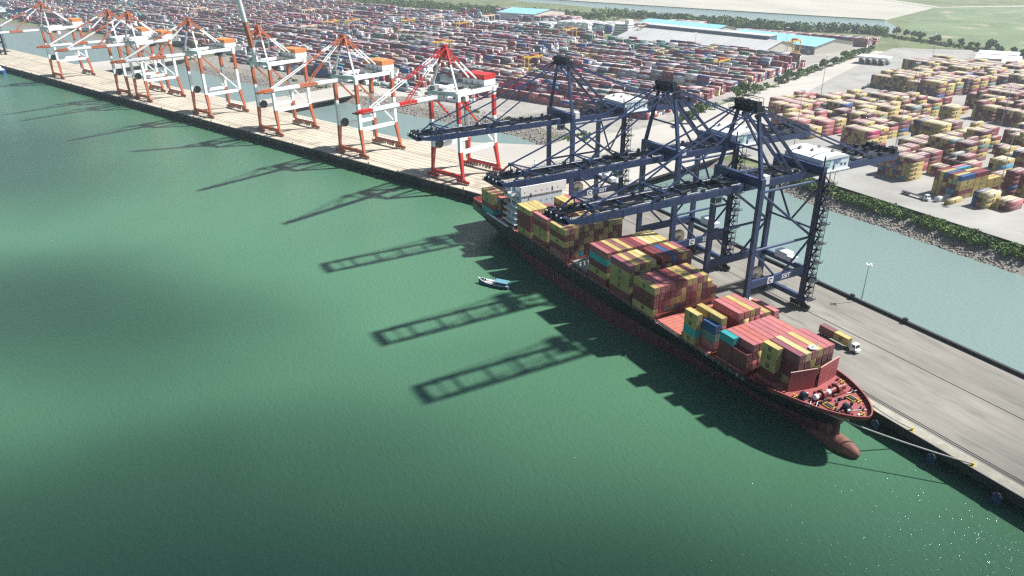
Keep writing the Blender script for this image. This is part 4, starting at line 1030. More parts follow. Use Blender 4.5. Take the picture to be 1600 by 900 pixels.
def container_mesh(code, L):
    key = (code, L)
    if key in CMESH: return CMESH[key]
    g = MB(); hx, hy = L / 2 - .04, 1.18; e = .05
    # frame: posts and rails stand proud of the recessed corrugated panels
    g.box(-hx + e, hx - e, -hy + e, hy - e, .06, CH - .12)
    for sx in (-1, 1):
        for sy in (-1, 1):
            x0, x1 = sorted((sx * hx, sx * (hx - .2))); y0, y1 = sorted((sy * hy, sy * (hy - .18))); g.box(x0, x1, y0, y1, .0, CH - .05)
    for sy in (-1, 1):
        y0, y1 = sorted((sy * hy, sy * (hy - .12)))
        g.box(-hx + .2, hx - .2, y0, y1, .02, .2); g.box(-hx + .2, hx - .2, y0, y1, CH - .2, CH - .06)
    for sx in (-1, 1):
        x0, x1 = sorted((sx * hx, sx * (hx - .12))); g.box(x0, x1, -hy + .18, hy - .18, .02, .2); g.box(x0, x1, -hy + .18, hy - .18, CH - .22, CH - .06)
    n = int(L / .55)           # corrugation ribs on the long sides, roof bows
    for i in range(n):
        x = -hx + .3 + (L - .6) * (i + .5) / n
        for sy in (-1, 1):
            y0, y1 = sorted((sy * (hy - .045), sy * (hy - .018))); g.box(x - .13, x + .13, y0, y1, .2, CH - .2)
        if i % 2: g.box(x - .12, x + .12, -hy + .12, hy - .12, CH - .125, CH - .10)
    if code in 'YC':
        for sy in (-1, 1):
            y0, y1 = sorted((sy * (hy - .01), sy * (hy + .005))); g.box(-.62, .62, y0, y1, .75, CH - .62, 1)
            y0, y1 = sorted((sy * (hy + .006), sy * (hy + .012)))
            for zz in (1.05, 1.5, 1.9): g.box(-.4, .4, y0, y1, zz, zz + .14, 0)
    o = g.build('shipping_container', [M['box' + code], M['logo']]); me = o.data; bpy.data.objects.remove(o)
    CMESH[key] = me
    return me
DMESH = {}
def door_mesh(code, L):
    key = (code, L)
    if key in DMESH: return DMESH[key]
    g = MB(); x = L / 2 - .02
    for s_ in (-1, 1): g.box(x, x + .025, min(.02 * s_, .98 * s_), max(.02 * s_, .98 * s_), .22, CH - .25, 0)
    for y in (-.75, -.3, .3, .75): g.bar((x + .05, y, .15), (x + .05, y, CH - .12), .06, .05, 1, up=(0, 1, 0))
    for y in (-.52, .52): g.bar((x + .05, y - .25, 1.0), (x + .05, y + .25, 1.05), .05, .05, 1)
    o = g.build('door', [M['box' + code], M['lockbar']]); me = o.data; bpy.data.objects.remove(o); DMESH[key] = me
    return me
NCONT = [0]
MASS = []            # hidden or distant ones: (x, y, z, L, H, rz, code)
def container(x, y, z, L, code, rz, h, label, group, doors=True):
    o = link(bpy.data.objects.new('shipping_container', container_mesh(code, L)))
    o.location = (x, y, z); o.rotation_euler = (0, 0, rz); o.scale = (1, 1, h / CH)
    if doors: child('door', door_mesh(code, L), o)
    NCONT[0] += 1
    return tag(o, label, 'container', group)
TIER = {0: 'top', 1: 'second from top', 2: 'third from top', 3: 'fourth from top', 4: 'bottom', 5: 'bottom'}
PITCH = 2.5
def bay(x0, y0, cols, h, where, z0=14.3, L=12.19, fore=None, fill=0, k0=0):
    """cols: list of strings, bottom tier first. fore: heights of the stack ahead (what hides this stack's forward ends)"""
    for k, col in enumerate(cols):
        for i, code in enumerate(col):
            if code == '-': continue
            x, y, z = x0 + L / 2, y0 + PITCH * (k + .5), z0 + h * i
            out = len(cols[k - 1]) if k > 0 else fill
            fr = fore[k] if fore is not None and k < len(fore) else 0
            if i == len(col) - 1 or i >= out or i >= fr:
                t = len(col) - 1 - i
                tn = 'top tier' if t == 0 else ORD[t] + ' tier down'
                if i == 0 and t > 0: tn = 'bottom tier'
                container(x, y, z, L, code, 0, h, f'{CC[code][1]} container, {tn}, row {k + k0 + 1} from river, {where}', 'containers stowed on the ship\'s deck')
            else: MASS.append((x, y, z, L, h, 0, code))
rc = random.Random(5)
def rcol(n, pool='YYYYMMMMMKN'): return ''.join(rc.choice(pool) for _ in range(n))
bay(-319.9, 152.6, ['TMYY', rcol(3, 'MYT') + 'R', rcol(3) + 'Y', rcol(3) + 'R', rcol(3) + 'R', rcol(3) + 'Y'], 2.85, 'stack behind the bridge', 13.0)
bay(-281.9, 152.6, ['YMMMY', 'YMMYY', 'MMYMY', 'MYMMY', 'MYM', 'YMMP', 'MYYP', 'YMM', 'MYMMY', 'YMMYY', 'MMYMR', 'YMMY'], 2.62, 'first stack ahead of bridge', fore=[5, 4, 3, 3, 3, 3, 3, 3, 4, 4, 4, 4])
bay(-267.2, 152.6, ['MYYMR', 'YMMM', 'MMY', 'YMM', 'MYM', 'MMY', 'YMM', 'MYM', 'MMYY', 'YMMK', 'MYMY', 'YMYM'], 2.72, 'second stack ahead of bridge', fore=[5] * 12)
cfs = ['RMYMY', 'MKYMR', 'YMMYY', 'TYMMK', 'MMYKY', 'NMYYM', 'YYMMY', 'MYYMY', 'MMYYM', 'KYMYY', 'YMYMY', 'MYMMY']
bay(-252.4, 152.6, cfs, 2.72, 'third stack ahead of bridge', fore=[2] * 12)
bay(-221.7, 152.6, ['MYMTR', 'MYMYM', 'YMYMY', 'MYMMK', 'YMYMY', 'MMYYM', 'YMMYM', 'MYMMO', 'YMYMC', 'MYYMY', 'YMMYC', 'MMYMY'], 2.88, 'fourth stack ahead of bridge', fore=[5] * 5 + [4] + [5] * 6)
bay(-207.2, 152.6, ['MYYYP', 'MYMMY', 'YMMYK', 'MMYYY', 'YMMMC', 'MYMY', 'MMYMM', 'YMMYM', 'MYMMB', 'MMYMM', 'YMMMY', 'MYMMP'], 2.9, 'fifth stack ahead of bridge', fore=[4] * 10 + [3, 2])
bay(-192.3, 152.6, ['YMMY', 'AMMR', 'GRMR', 'YYMR', 'BYKM', 'MYYM', 'MMMY', 'MARY', 'YYYP', 'MMMY', 'MMY', 'YM'], 2.92, 'sixth stack ahead of bridge')
# mixed stack beside the open hatch
W7 = 'seventh stack ahead of bridge'
bay(-163.8, 152.6, ['YTYY'], 2.85, W7 + ', aft half', 14.0, 6.06)
bay(-157.6, 155.1, ['MRGB'[1:]], 3.2, W7 + ', forward half', 14.0, 6.06, k0=1)
bay(-163.8, 155.1, ['MYM'], 2.85, W7 + ', aft half', 14.0, 6.06, fill=4, k0=1)
bay(-163.8, 157.6, ['MMMY', 'M', 'M', 'MMMR', 'MMYO', 'MMMY', 'MYMR', 'YMR', 'MMY'], 2.85, W7, fill=3, k0=2, fore=[3] * 9)
W8 = 'eighth stack ahead of bridge'
bay(-149.2, 155.0, ['MMT'], 2.85, W8 + ', aft half', 14.6, 6.06, k0=1)
bay(-143.0, 155.0, ['MM'], 2.85, W8 + ', forward half', 14.6, 6.06, k0=1)
bay(-149.2, 157.5, ['MMR', 'MYO', 'MMO', 'MMR', 'MYR', 'MMR', 'MMR', 'MMO', 'MY'], 2.9, W8, 14.5, fill=2, k0=2, fore=[1, 3, 4, 4, 4, 4, 4, 4])
W9 = 'stack closest to bow'
bay(-134.5, 158.3, ['MYYY'], 2.85, W9 + ', aft half', 14.3, 6.06, k0=1)
bay(-134.5, 160.9, ['YMMP', 'MYMC', 'MMYR', 'YYMY', 'MMMR', 'MYMR'], 2.9, W9, k0=2, fill=0)

def boxcol(code): return np.array(CC[code][0])

# ------------------------------------------------------------------ right-hand terminal yard: blocks with the long axis inland (along y)
YP, BP = 2.62, 12.75
def yard_block(x1, y0, heights, where=None, h=2.75, pool='YYYYYYMMMMKRNRYYBGL', L=12.19, z=4.72, fixed=None):
    """x1: edge nearest the camera side (+x); heights[bay][col] counted from +x; where=None -> all into the mass"""
    fixed = fixed or {}
    nb = len(heights)
    for b_ in range(nb):
        for c_, n in enumerate(heights[b_]):
            x = x1 - YP * (c_ + .5); y = y0 + (L + .55) * b_ + L / 2
            for i in range(n):
                code = fixed.get((b_, c_, i)) or rc.choice(pool)
                right = heights[b_][c_ - 1] if c_ > 0 else 0
                front = heights[b_ - 1][c_] if b_ > 0 and c_ < len(heights[b_ - 1]) else 0
                seen = i == n - 1 or i >= right or i >= front
                if where and seen and NCONT[0] < 292:
                    t = n - 1 - i
                    tn = 'top tier' if t == 0 else ('bottom tier' if i == 0 else ORD[t] + ' tier down')
                    bt = '' if nb == 1 else (' front half' if b_ == 0 else (' second half' if b_ == 1 else ' far part'))
                    container(x, y, z + h * i, L, code, R(90), h, f'{CC[code][1]} container, {tn}, column {c_ + 1},{bt} {where}', 'containers stacked in the terminal yard', doors=False)
                elif seen: MASS.append((x, y, z + h * i, L, h, R(90), code))
D20 = 6.06
yard_block(-221, 397.0, [[5, 5, 5, 5, 5, 5], [5, 5, 5, 4, 5, 5]], 'block behind two white containers', fixed={(0, 0, 4): 'B', (0, 1, 4): 'Y', (0, 0, 1): 'M', (0, 1, 1): 'L', (0, 3, 4): 'B', (0, 0, 2): 'Y', (0, 0, 3): 'Y', (1, 0, 4): 'M', (0, 0, 0): 'Y', (1, 0, 1): 'Y', (1, 0, 2): 'Y'})
yard_block(-221, 423.5, [[3, 3, 2, 1], [3, 3, 3]], 'row running inland from big block', fixed={(0, 0, 2): 'Y', (1, 0, 2): 'Y', (1, 1, 2): 'Y'})
yard_block(-218.4, 385.2, [[1]], 'ground beside the two white containers', fixed={(0, 0, 0): 'Y'})
yard_block(-224.2, 385.2, [[1], [1]], 'ground before the big block', fixed={(0, 0, 0): 'W', (1, 0, 0): 'W'}, L=D20)
yard_block(-205, 396.0, [[3, 3, 3]], 'small lone stack beside quay-side road', fixed={(0, 0, 2): 'C', (0, 1, 2): 'Y', (0, 2, 2): 'B', (0, 2, 1): 'B', (0, 2, 0): 'B', (0, 0, 1): 'Y', (0, 0, 0): 'Y'})
yard_block(-257, 405.0, [[5, 5, 5, 5, 5, 4, 5, 4]], 'stack under the crane girder', fixed={(0, 0, 4): 'K', (0, 0, 3): 'Y', (0, 0, 2): 'Y', (0, 0, 1): 'Y', (0, 0, 0): 'Y', (0, 1, 4): 'M'})
yard_block(-196, 402.0, [[2, 2, 2, 1]], 'low stack by the photo\'s edge', fixed={(0, 0, 1): 'R', (0, 1, 1): 'C', (0, 2, 1): 'Y'})
yard_block(-228, 446.0, [[5, 5, 5]], 'yellow and blue tower behind big block', fixed={(0, 0, 4): 'Y', (0, 0, 3): 'L', (0, 0, 2): 'Y', (0, 0, 1): 'R', (0, 0, 0): 'M', (0, 1, 4): 'C', (0, 2, 4): 'Y'})
def rblock(x1, y0, nb, nc, lo, hi, pool='YYYYYYMMMMKKNRYYMNKYBYG', p0=.06, where=None):
    hs = []; cur = rc.randint(lo, hi)
    for b_ in range(nb):
        row = []
        for c_ in range(nc):
            if rc.random() < .3: cur = rc.randint(lo, hi)
            row.append(0 if rc.random() < p0 else cur)
        hs.append(row)
    yard_block(x1, y0, hs, where, pool=pool)
rblock(-266, 424, 2, 9, 3, 4, 'MMMMRKYMNY')
rblock(-244, 430, 2, 7, 2, 3, 'MMRRKMYR'); rblock(-250, 446, 1, 4, 4, 4, 'LLMMS')
rblock(-208, 430, 2, 1, 0, 1, 'Y'); rblock(-196, 430, 3, 8, 3, 5, 'MMYYBKMR')
rblock(-288, 462, 2, 7, 3, 5); rblock(-314, 440, 2, 8, 4, 5, 'YYYMMAYR'); rblock(-262, 466, 2, 10, 4, 5, 'YKMMYGYN'); rblock(-228, 474, 2, 8, 3, 5, 'YMYBKMYY'); rblock(-200, 478, 3, 9, 3, 5, 'YMYBKMGY')
rblock(-330, 470, 3, 9, 3, 5); rblock(-302, 500, 2, 8, 3, 5); rblock(-276, 504, 2, 8, 3, 5); rblock(-250, 512, 2, 8, 2, 5)
rblock(-358, 436, 3, 9, 3, 4, 'YYRMMAYR'); rblock(-384, 446, 3, 8, 3, 4, 'YRRMMYYR'); rblock(-356, 480, 4, 8, 4, 5); rblock(-382, 488, 4, 9, 3, 5)
rblock(-408, 470, 4, 9, 3, 4, 'YRRMMYYRC'); rblock(-434, 496, 4, 8, 2, 4, 'YYRMMYYRC'); rblock(-410, 528, 4, 9, 3, 4, 'YYRMMYYRCG'); rblock(-384, 544, 4, 9, 4, 5); rblock(-358, 536, 4, 9, 3, 5)
rblock(-332, 520, 2, 8, 2, 4); rblock(-330, 560, 1, 5, 5, 6, 'YYYYYK'); rblock(-326, 544, 1, 3, 2, 2); rblock(-300, 536, 2, 4, 2, 3); rblock(-352, 590, 2, 8, 2, 4, 'YYRMMYC'); rblock(-380, 602, 2, 8, 1, 3, 'YYRMMYC')
rblock(-262, 548, 2, 9, 3, 5); rblock(-232, 540, 3, 10, 3, 5); rblock(-200, 540, 4, 10, 3, 5)
rblock(-404, 650, 6, 12, 4, 5, p0=.02); rblock(-438, 652, 6, 14, 4, 5, p0=.02); rblock(-398, 690, 3, 3, 4, 5)
rblock(-340, 640, 5, 12, 4, 5, 'MMNKYMY'); rblock(-304, 600, 6, 14, 3, 5, 'MMNKYMY'); rblock(-262, 600, 8, 16, 3, 5)
rblock(-400, 745, 7, 14, 4, 5); rblock(-440, 745, 7, 14, 4, 5); rblock(-478, 750, 5, 13, 4, 5); rblock(-356, 745, 7, 16, 4, 5); rblock(-312, 720, 8, 16, 3, 5)

# ------------------------------------------------------------------ left-hand yard: long axis along the quay line
def left_yard():
    out = []
    PALS = ('MMMMKKKNRN', 'MKMKKOKR', 'EEBSNMB', 'SSSWWGK', 'MMKDDGSK', 'KKMCWSB', 'PAPABEM', 'MMNNKKES', 'KMSTWKB', 'MKRCKYM')
    s_lo, s_hi = -2450, -302
    ns = int((s_hi - s_lo) / 12.7)
    n = 486.0; row = 0
    while n < 1085:
        k = row % 7
        if k == 0:
            chunk = [(rc.choice((2, 3, 3, 4, 4, 5)), rc.choice(PALS)) for _ in range(ns // 12 + 2)]
        if k < 6:
            cur, cc = 3, 'M'
            for i in range(ns):
                s = s_hi - 12.7 * (i + .5)
                if (i % 24) in (22, 23): continue
                base_, pal = chunk[i // 12]
                if rc.random() < .3: cur = max(1, min(6, base_ + rc.choice((-2, -1, -1, 0, 0, 0, 1, 1))))
                if rc.random() < .3: cc = rc.choice(pal)
                if s > -655 and n > 896 - .19 * (s + 478): continue
                if s > -345 and n > 860: continue
                if -790 < s <= -655 and n > 925: continue
                if s > -470 and n < 520: continue
                if s < -1250 and n < 520: continue
                if s < -900 and n < 522: continue
                if -560 < s < -480 and n < 525: continue
                if -1050 < s < -790 and n > 1000 and rc.random() < .8: continue
                if s < -1700 and n < 1085 and rc.random() < .15: continue
                if rc.random() < .10: continue
                p = rc.random()
                code = cc if p < .6 else rc.choice(pal)
                if -720 < s < -600 and 610 < n < 690 and p < .8: code = rc.choice('PAPAB')
                if -1050 < s < -760 and 900 < n < 1000: code = rc.choice('WWWSSW') ; 
                out.append((s, n, cur if k not in (0, 5) else max(1, cur - (rc.random() < .4)), code))
            n += 2.75; row += 1
        else:
            n += 6.5; row += 1
    return out
LY = left_yard()
c_, h_, k_ = [], [], []
for s, n, hgt, code in LY:
    for t in range(hgt):
        if t < hgt - 3 and rc.random() < .0: continue
        x, y = SN(s, n); c_.append((x, y, 4.7 + 2.75 * t)); h_.append((6.1, 1.22, 2.68))
        k_.append(boxcol(code if rc.random() < .7 else rc.choice('MKNBSEWMRKD')))
# extra low stacks and trailers along the front road, blocks round the sheds
for i in range(46):
    s = -470 - i * 9 + rc.uniform(-3, 3); n = 476 + rc.uniform(0, 14) + (8 if s < -560 else 0)
    x, y = SN(s, n); c_.append((x, y, 5.9)); h_.append((6.1, 1.22, 2.6)); k_.append(boxcol(rc.choice('SWGKMT')))
for (s0, s1, n0, n1, hh, pool) in ((-760, -700, 1004, 1040, 5, 'WWSWWS'), (-690, -655, 1004, 1050, 5, 'WSWWB'), (-800, -770, 990, 1030, 4, 'WSBW'), (-640, -400, 1082, 1120, 3, 'MMKOR'), (-330, -300, 1070, 1090, 4, 'MKB'), (-620, -560, 1085, 1130, 5, 'MRKW'), (-880, -800, 1090, 1120, 4, 'MKSO'), (-1010, -930, 1130, 1160, 5, 'MKOB'), (-480, -300, 1100, 1112, 3, 'MMRKM'), (-700, -640, 1060, 1100, 4, 'MKRS')):
    s = s0
    while s < s1:
        n = n0
        while n < n1:
            hgt = hh - (rc.random() < .3)
            for t in range(hgt):
                x, y = SN(s, n); c_.append((x, y, 4.7 + 2.75 * t)); h_.append((6.1, 1.22, 2.68)); k_.append(boxcol(rc.choice(pool)))
            n += 2.75
        s += 12.7
c_, h_, k_ = np.array(c_), np.array(h_), np.array(k_)
k_ = np.clip(k_ * NR.uniform(.75, 1.25, (len(k_), 1)), 0, 1)
V, F = boxes_np(c_, h_, (DS[0], DS[1], 0), (DN[0], DN[1], 0))
M['paint'] = paintmat('container_paint')
colf = np.repeat(k_, 5, axis=0)
top_ = np.arange(len(colf)) % 5 == 0; colf[top_] = colf[top_] * .5 + np.array((.30, .275, .26))      # paler roofs: dust, and the sunlit, hazy tops put into the colour
endw = (np.arange(len(colf)) % 5 == 2) & (np.repeat(NR.random(len(k_)), 5) < .16)      # pale reefer / door ends
colf[endw] = np.array((.62, .60, .55)) * NR.uniform(.7, 1.1, (endw.sum(), 1))
np_mesh('stacked_containers', V, F, [M['paint']], col=colf, kind='stuff')
# the remaining boxes of the ship and the right yard, in two masses
for nm, sel in (('stowed_containers', [m for m in MASS if m[5] == 0]), ('terminal_containers', [m for m in MASS if m[5] != 0])):
    if not sel: continue
    c = np.array([m[:3] for m in sel]); h = np.array([(m[3] / 2 - .04, 1.21, m[4] - .05) for m in sel]); kk = np.array([boxcol(m[6]) for m in sel]); kk = np.clip(kk * NR.uniform(.85, 1.15, (len(kk), 1)), 0, 1)
    rz = sel[0][5]; V, F = boxes_np(c, h, (math.cos(rz), math.sin(rz), 0), (-math.sin(rz), math.cos(rz), 0))
    cf = np.repeat(kk, 5, axis=0)
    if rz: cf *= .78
    if rz: tp_ = np.arange(len(cf)) % 5 == 0; cf[tp_] = cf[tp_] * .6 + np.array((.22, .20, .18))  # roof faces lifted as well: sunlight on the tops put into the paint
    if rz:      # emblem plates on the long sides of yellow boxes facing the river bend
        ye = [m for m in sel if m[6] in 'YC']; ce = np.array([(m[0] + 1.215, m[1], m[2] + .75) for m in ye]); he = np.tile((.02, .6, 1.4), (len(ye), 1))
        V2, F2 = boxes_np(ce, he, (1, 0, 0), (0, 1, 0)); F = np.vstack([F, F2 + len(V)]); V = np.vstack([V, V2]); cf = np.vstack([cf, np.tile((.04, .045, .04), (len(F2), 1))])
    np_mesh(nm, V, F, [M['paint']], col=cf, kind='stuff')

# ------------------------------------------------------------------ trucks
TR = []
def truck(x, y, boxes, label, rz=0):
    t = empty('container_truck', (x, y, QZ + .02), rz)
    g = MB(); g.box(-7.6, 6.2, -.5, .5, 1.05, 1.35); g.box(-7.6, 6.0, -1.2, 1.2, 1.35, 1.5)
    for xx in (-6.6, -5.2, -3.8): g.box(xx - .2, xx + .2, -1.1, 1.1, .8, 1.1)
    g.build('trailer', M['bluedark'], t)
    g = MB(); g.box(6.5, 8.5, -1.22, 1.22, 1.0, 2.0); g.add([(6.5, -1.22, 2), (8.5, -1.22, 2), (8.5, 1.22, 2), (6.5, 1.22, 2), (6.6, -1.1, 3.3), (8.1, -1.1, 3.3), (8.1, 1.1, 3.3), (6.6, 1.1, 3.3)], [(4, 5, 6, 7), (0, 1, 5, 4), (1, 2, 6, 5), (2, 3, 7, 6), (3, 0, 4, 7)])
    g.box(8.5, 9.2, -1.1, 1.1, .7, 1.5); cab = g.build('cab', M['white'], t)
    g = MB(); g.add([(8.53, -1.0, 2.1), (8.53, 1.0, 2.1), (8.2, .95, 3.1), (8.2, -.95, 3.1)], [(0, 1, 2, 3)]); g.add([(7, -1.235, 2.1), (8.2, -1.235, 2.1), (8.0, -1.15, 3.0), (7, -1.15, 3.0)], [(0, 1, 2, 3)]); g.build('windscreen', M['glass'], cab)
    for xx in (-6.6, -5.2, -3.8, 4.2, 5.6, 7.6):
        for sy in (-1, 1):
            o = MB().tube((xx, sy * .85, .5), (xx, sy * 1.2, .5), .5, 14).build('wheel', M['rubber'], t); MB().tube((xx, sy * 1.18, .5), (xx, sy * 1.22, .5), .24, 10).build('rim', M['steel'], o)
    tag(t, label, 'truck', 'trucks on the grey quay')
    TR.append(t)
    for dx, L, code, lab in boxes: container(x + dx * math.cos(rz), y, QZ + 1.54, L, code, rz, 2.75, lab, 'containers on the quay trucks', doors=True)
truck(-144.5, 208.3, [(-4.3, 6.06, 'K', 'brown short container at the rear of the truck beside the forecastle'), (2.0, 6.06, 'Y', 'yellow short container behind the white cab of the quay truck')], 'container truck with a white cab driving along the grey quay beside the bow')
truck(-174, 202, [(-.8, 12.19, 'R', 'salmon container on a truck beneath the foremost blue crane')], 'container truck parked beneath the dark blue crane, its cab in shade', math.pi)

for x, y, rz, lab in ((-374, 676, 1.2, 'empty container truck crossing the white aisle beside the lone yellow tower'), (-366, 702, .3, 'empty container truck at the far end of the white yard aisle'), (-237, 383, 0, 'empty container truck on the pale road behind the shrubs'), (-470, 640, 1.9, 'empty container truck on the pale road between the two yards'), (-372, 352, 1.9, 'empty container truck coming off the approach bridge')):
    o = copy_tree(TR[0]); o.location = (x, y, 4.82 if y > 356 else 5.95); o.rotation_euler = (0, 0, rz); tag(o, lab, 'truck', 'trucks in the yards')

# ------------------------------------------------------------------ boats
def boat():
    b = empty('fishing_boat', (-259.5, 128.5, 0), math.atan2(-10, -14))
    Wd = mat('boat_blue_hull', (.05, .13, .20), .6, var=.3, scale=1.5, rust=(.12, .10, .09)); Tq = mat('turquoise_roof', (.11, .26, .33), .6, var=.15, scale=1.)
    n = 16; g = MB(); L, B_ = 8.4, 2.1
    for i in range(n + 1):
        t = i / n; x = -L + 2 * L * t; w_ = B_ * (1 - max(0, (t - .5) / .5) ** 2.4) * (.82 + .18 * min(1, t * 4)); sh = 1.25 + 1.3 * max(0, (t - .45) / .55) ** 2 + .25 * (1 - t)
        g.v += [(x * .96, 0, -.35), (x, -w_ * .75, .15), (x, -w_, sh), (x, w_, sh), (x, w_ * .75, .15)]
    for i in range(n):
        for k in range(5):
            if k == 2: continue
            a = i * 5; g.f.append((a + k, a + 5 + k, a + 5 + (k + 1) % 5, a + (k + 1) % 5)); g.m.append(0)
    g.f.append((0, 1, 2, 3, 4)); g.m.append(0)
    g.build('hull', Wd, b, smooth=False)
    g = MB()
    for i in range(n):
        a = []
        for j in (i, i + 1):
            t = j / n; x = -L + 2 * L * t; w_ = B_ * (1 - max(0, (t - .5) / .5) ** 2.4) * (.82 + .18 * min(1, t * 4)); sh = 1.25 + 1.3 * max(0, (t - .45) / .55) ** 2 + .25 * (1 - t); a.append((x, w_, sh))
        for sd_ in (-1, 1): g.bar((a[0][0], sd_ * a[0][1], a[0][2]), (a[1][0], sd_ * a[1][1], a[1][2]), .22, .2)
    g.build('gunwale', M['palehouse'], b)
    g = MB()
    for i in range(n):
        q = []
        for j in (i, i + 1):
            t = j / n; w_ = B_ * (1 - max(0, (t - .5) / .5) ** 2.4) * .93; q += [(-L + 2 * L * t, -w_, .9 + .9 * max(0, (t - .55) / .45) ** 2), (-L + 2 * L * t, w_, .9 + .9 * max(0, (t - .55) / .45) ** 2)]
        g.add(q, [(0, 2, 3, 1)])
    g.build('deck', mat('boat_deck', (.10, .085, .075), .8), b)
    g = MB(); g.box(-7.2, -1.6, -1.5, 1.5, .9, 2.3); ch = g.build('cabin', Wd, b)
    g = MB(); g.box(-7.9, -.6, -1.9, 1.9, 2.75, 2.88); g.build('roof', Tq, ch)
    g = MB()
    for x in (-7.7, -4.3, -.8):
        for y in (-1.75, 1.75): g.bar((x, y, 1.0), (x, y, 2.75), .12, .12)
    g.build('roof_post', M['palehouse'], ch)
    g = MB()
    for x in (-6.4, -4.6, -2.8): g.box(x, x + .9, -1.53, -1.5, 1.5, 2.1); g.box(x, x + .9, 1.5, 1.53, 1.5, 2.1)
    g.build('window', M['glass'], ch)
    g = MB(); g.box(.2, 4.6, -1.45, -.55, 1.0, 1.75); g.box(.6, 4.2, .45, 1.3, 1.0, 1.75); g.build('hatch_cover', mat('boat_white_tarp', (.72, .68, .68), .7), b)
    g = MB(); g.tube((5.2, 0, 1.2), (5.2, 0, 3.4), .09, 6); g.bar((-.4, 0, 3.0), (-.4, 0, 4.4), .09, .09); g.tube((7.9, 0, 2.3), (8.5, 0, 2.9), .12, 6); g.build('mast', M['palehouse'], b)
    b.scale = (.92, .95, 1)
    return tag(b, 'small blue wooden fishing boat with a turquoise roof, alone on the green water', 'boat')
boat()
x, y = SN(-1083, 280); b = empty('coaster_ship', (x, y, 0), TH)
g = MB(); out = [(-34, -6), (24, -6), (31, -3.5), (35, 0), (31, 3.5), (24, 6), (-34, 6)]; g.prism(out, -1, 4.6); g.build('hull', mat('bright_blue_hull', (.02, .11, .36), .5), b)
g = MB(); g.prism([(a * .97, c * .86) for a, c in out], 4.61, 4.7); g.build('deck', M['palehouse'], b)
g = MB(); g.box(4, 16, -4.5, 4.5, 4.7, 7.2); g.build('hatch', M['white'], b)
g = MB(); g.box(-30, -20, -5, 5, 4.7, 12); g.box(-29, -22, -5.6, 5.6, 12, 14.5); g.build('wheelhouse', M['white'], b); g = MB(); g.box(-16, 2, -4.8, 4.8, 4.7, 6.4); g.build('cargo_cover', M['orange'], b)
tag(b, 'bright blue coaster with white deck, cut off by the photo\'s edge at the beige quay', 'ship')

# ------------------------------------------------------------------ light masts
def mast(x, y, h, label, z=4.7, heads=6, r=.3, group='floodlight masts'):
    t = empty('light_mast', (x, y, z))
    MB().tube((0, 0, 0), (0, 0, h), r, 9, r2=r * .45).box(-.8, .8, -.8, .8, 0, .5).build('pole', M['steel'], t)
    g = MB(); g.tube((0, 0, h - .3), (0, 0, h), .9 if h > 25 else .5, 12)
    for i in range(heads):
        a = 6.283 * i / heads; rr = 1.5 if h > 25 else 1.1; g.bar((0, 0, h), (rr * math.cos(a), rr * math.sin(a), h + .1), .12, .12); g.box(rr * math.cos(a) - .35, rr * math.cos(a) + .35, rr * math.sin(a) - .35, rr * math.sin(a) + .35, h - .15, h + .3)
    g.build('lamp_head', M['palehouse'], t)
    return tag(t, label, 'light mast', group)
mast(-162.5, 244.2, 15.8, 'grey lamp mast standing on the parapet of the empty grey quay', QZ, 4, .22)
for x, y, h, lab in ((-338, 398, 42, 'tall light mast rising before the salmon stacks, just inland of the crane backstays'), (-306, 460, 36, 'tall light mast in the yellow stacks above the foremost crane girder'), (-416, 637, 34, 'tall light mast in front of the big dark block of the far yard'), (-209, 412, 40, 'tall light mast beside the blue and yellow tower stack'), (-314, 596, 30, 'tall light mast on the white aisle beside the lone yellow tower'), (-543, 848, 30, 'light mast by the paved lot behind the gate canopy'), (-455, 560, 38, 'light mast beside the roadside trees at the corner of the yellow stacks'), (-395, 600, 36, 'light mast between the yellow stacks and the far dark block'), (-330, 690, 32, 'light mast in the dark stacks near the meadow side of the yard')):
    mast(x, y, h, lab)
for s, n, h, lab in ((-330, 640, 40, 'slim light mast in the purple and maroon stacks, first along the tree row'), (-345, 905, 36, 'slim light mast before the long grey shed roof'), (-520, 700, 40, 'slim light mast among the stacks behind the red crane'), (-660, 620, 38, 'slim light mast near the magenta containers'), (-850, 720, 40, 'slim light mast among the stacks above the orange crane with lowered boom'), (-1040, 700, 40, 'slim light mast among far stacks over the raised boom'), (-470, 560, 36, 'slim light mast above the machinery house of the red crane'), (-400, 780, 38, 'slim light mast in the stacks before the grey shed'), (-1300, 800, 40, 'slim light mast far off among the hazy stacks')):
    x, y = SN(s, n); mast(x, y, h, lab)

# ------------------------------------------------------------------ yard gantry cranes
def gantry(m):
    c = empty('yard_gantry_crane', (0, 0, 4.7), TH)
    for sx in (-1, 1):
        for sy in (-1, 1):
            MB().bar((sx * 3.6, sy * 11.6, 1.5), (sx * 3.0, sy * 11.6, 19), .75, .9, up=(0, 1, 0)).build('leg', m, c)
    for sy in (-1, 1):
        g = MB(); g.bar((-5, sy * 11.6, 1.6), (5, sy * 11.6, 1.6), .9, 1.0); g.bar((-3.1, sy * 11.6, 18.4), (3.1, sy * 11.6, 18.4), .8, 1.0); g.build('sill_beam', m, c)
        for xx in (-4, 4): MB().tube((xx, sy * 11.6 - .3, .75), (xx, sy * 11.6 + .3, .75), .75, 12).build('wheel', M['rubber'], c)
    for sx in (-1, 1): MB().bar((sx * 3, -13, 19.6), (sx * 3, 13, 19.6), 1.0, 1.5).build('girder', m, c)
    g = MB(); g.box(-3.4, 3.4, -2, 3, 20.4, 22.2); tr = g.build('trolley', M['orange'], c); MB().box(-2.6, -.8, -4, -2, 16.6, 19).build('operator_cab', M['white'], tr)
    MB().box(-2.6, 2.6, 11, 13, 3, 6).build('power_box', m, c)
    return c
GY = mat('gantry_yellow_paint', (.58, .38, .06), .5); GW = mat('gantry_pale_paint', (.66, .58, .42), .5)
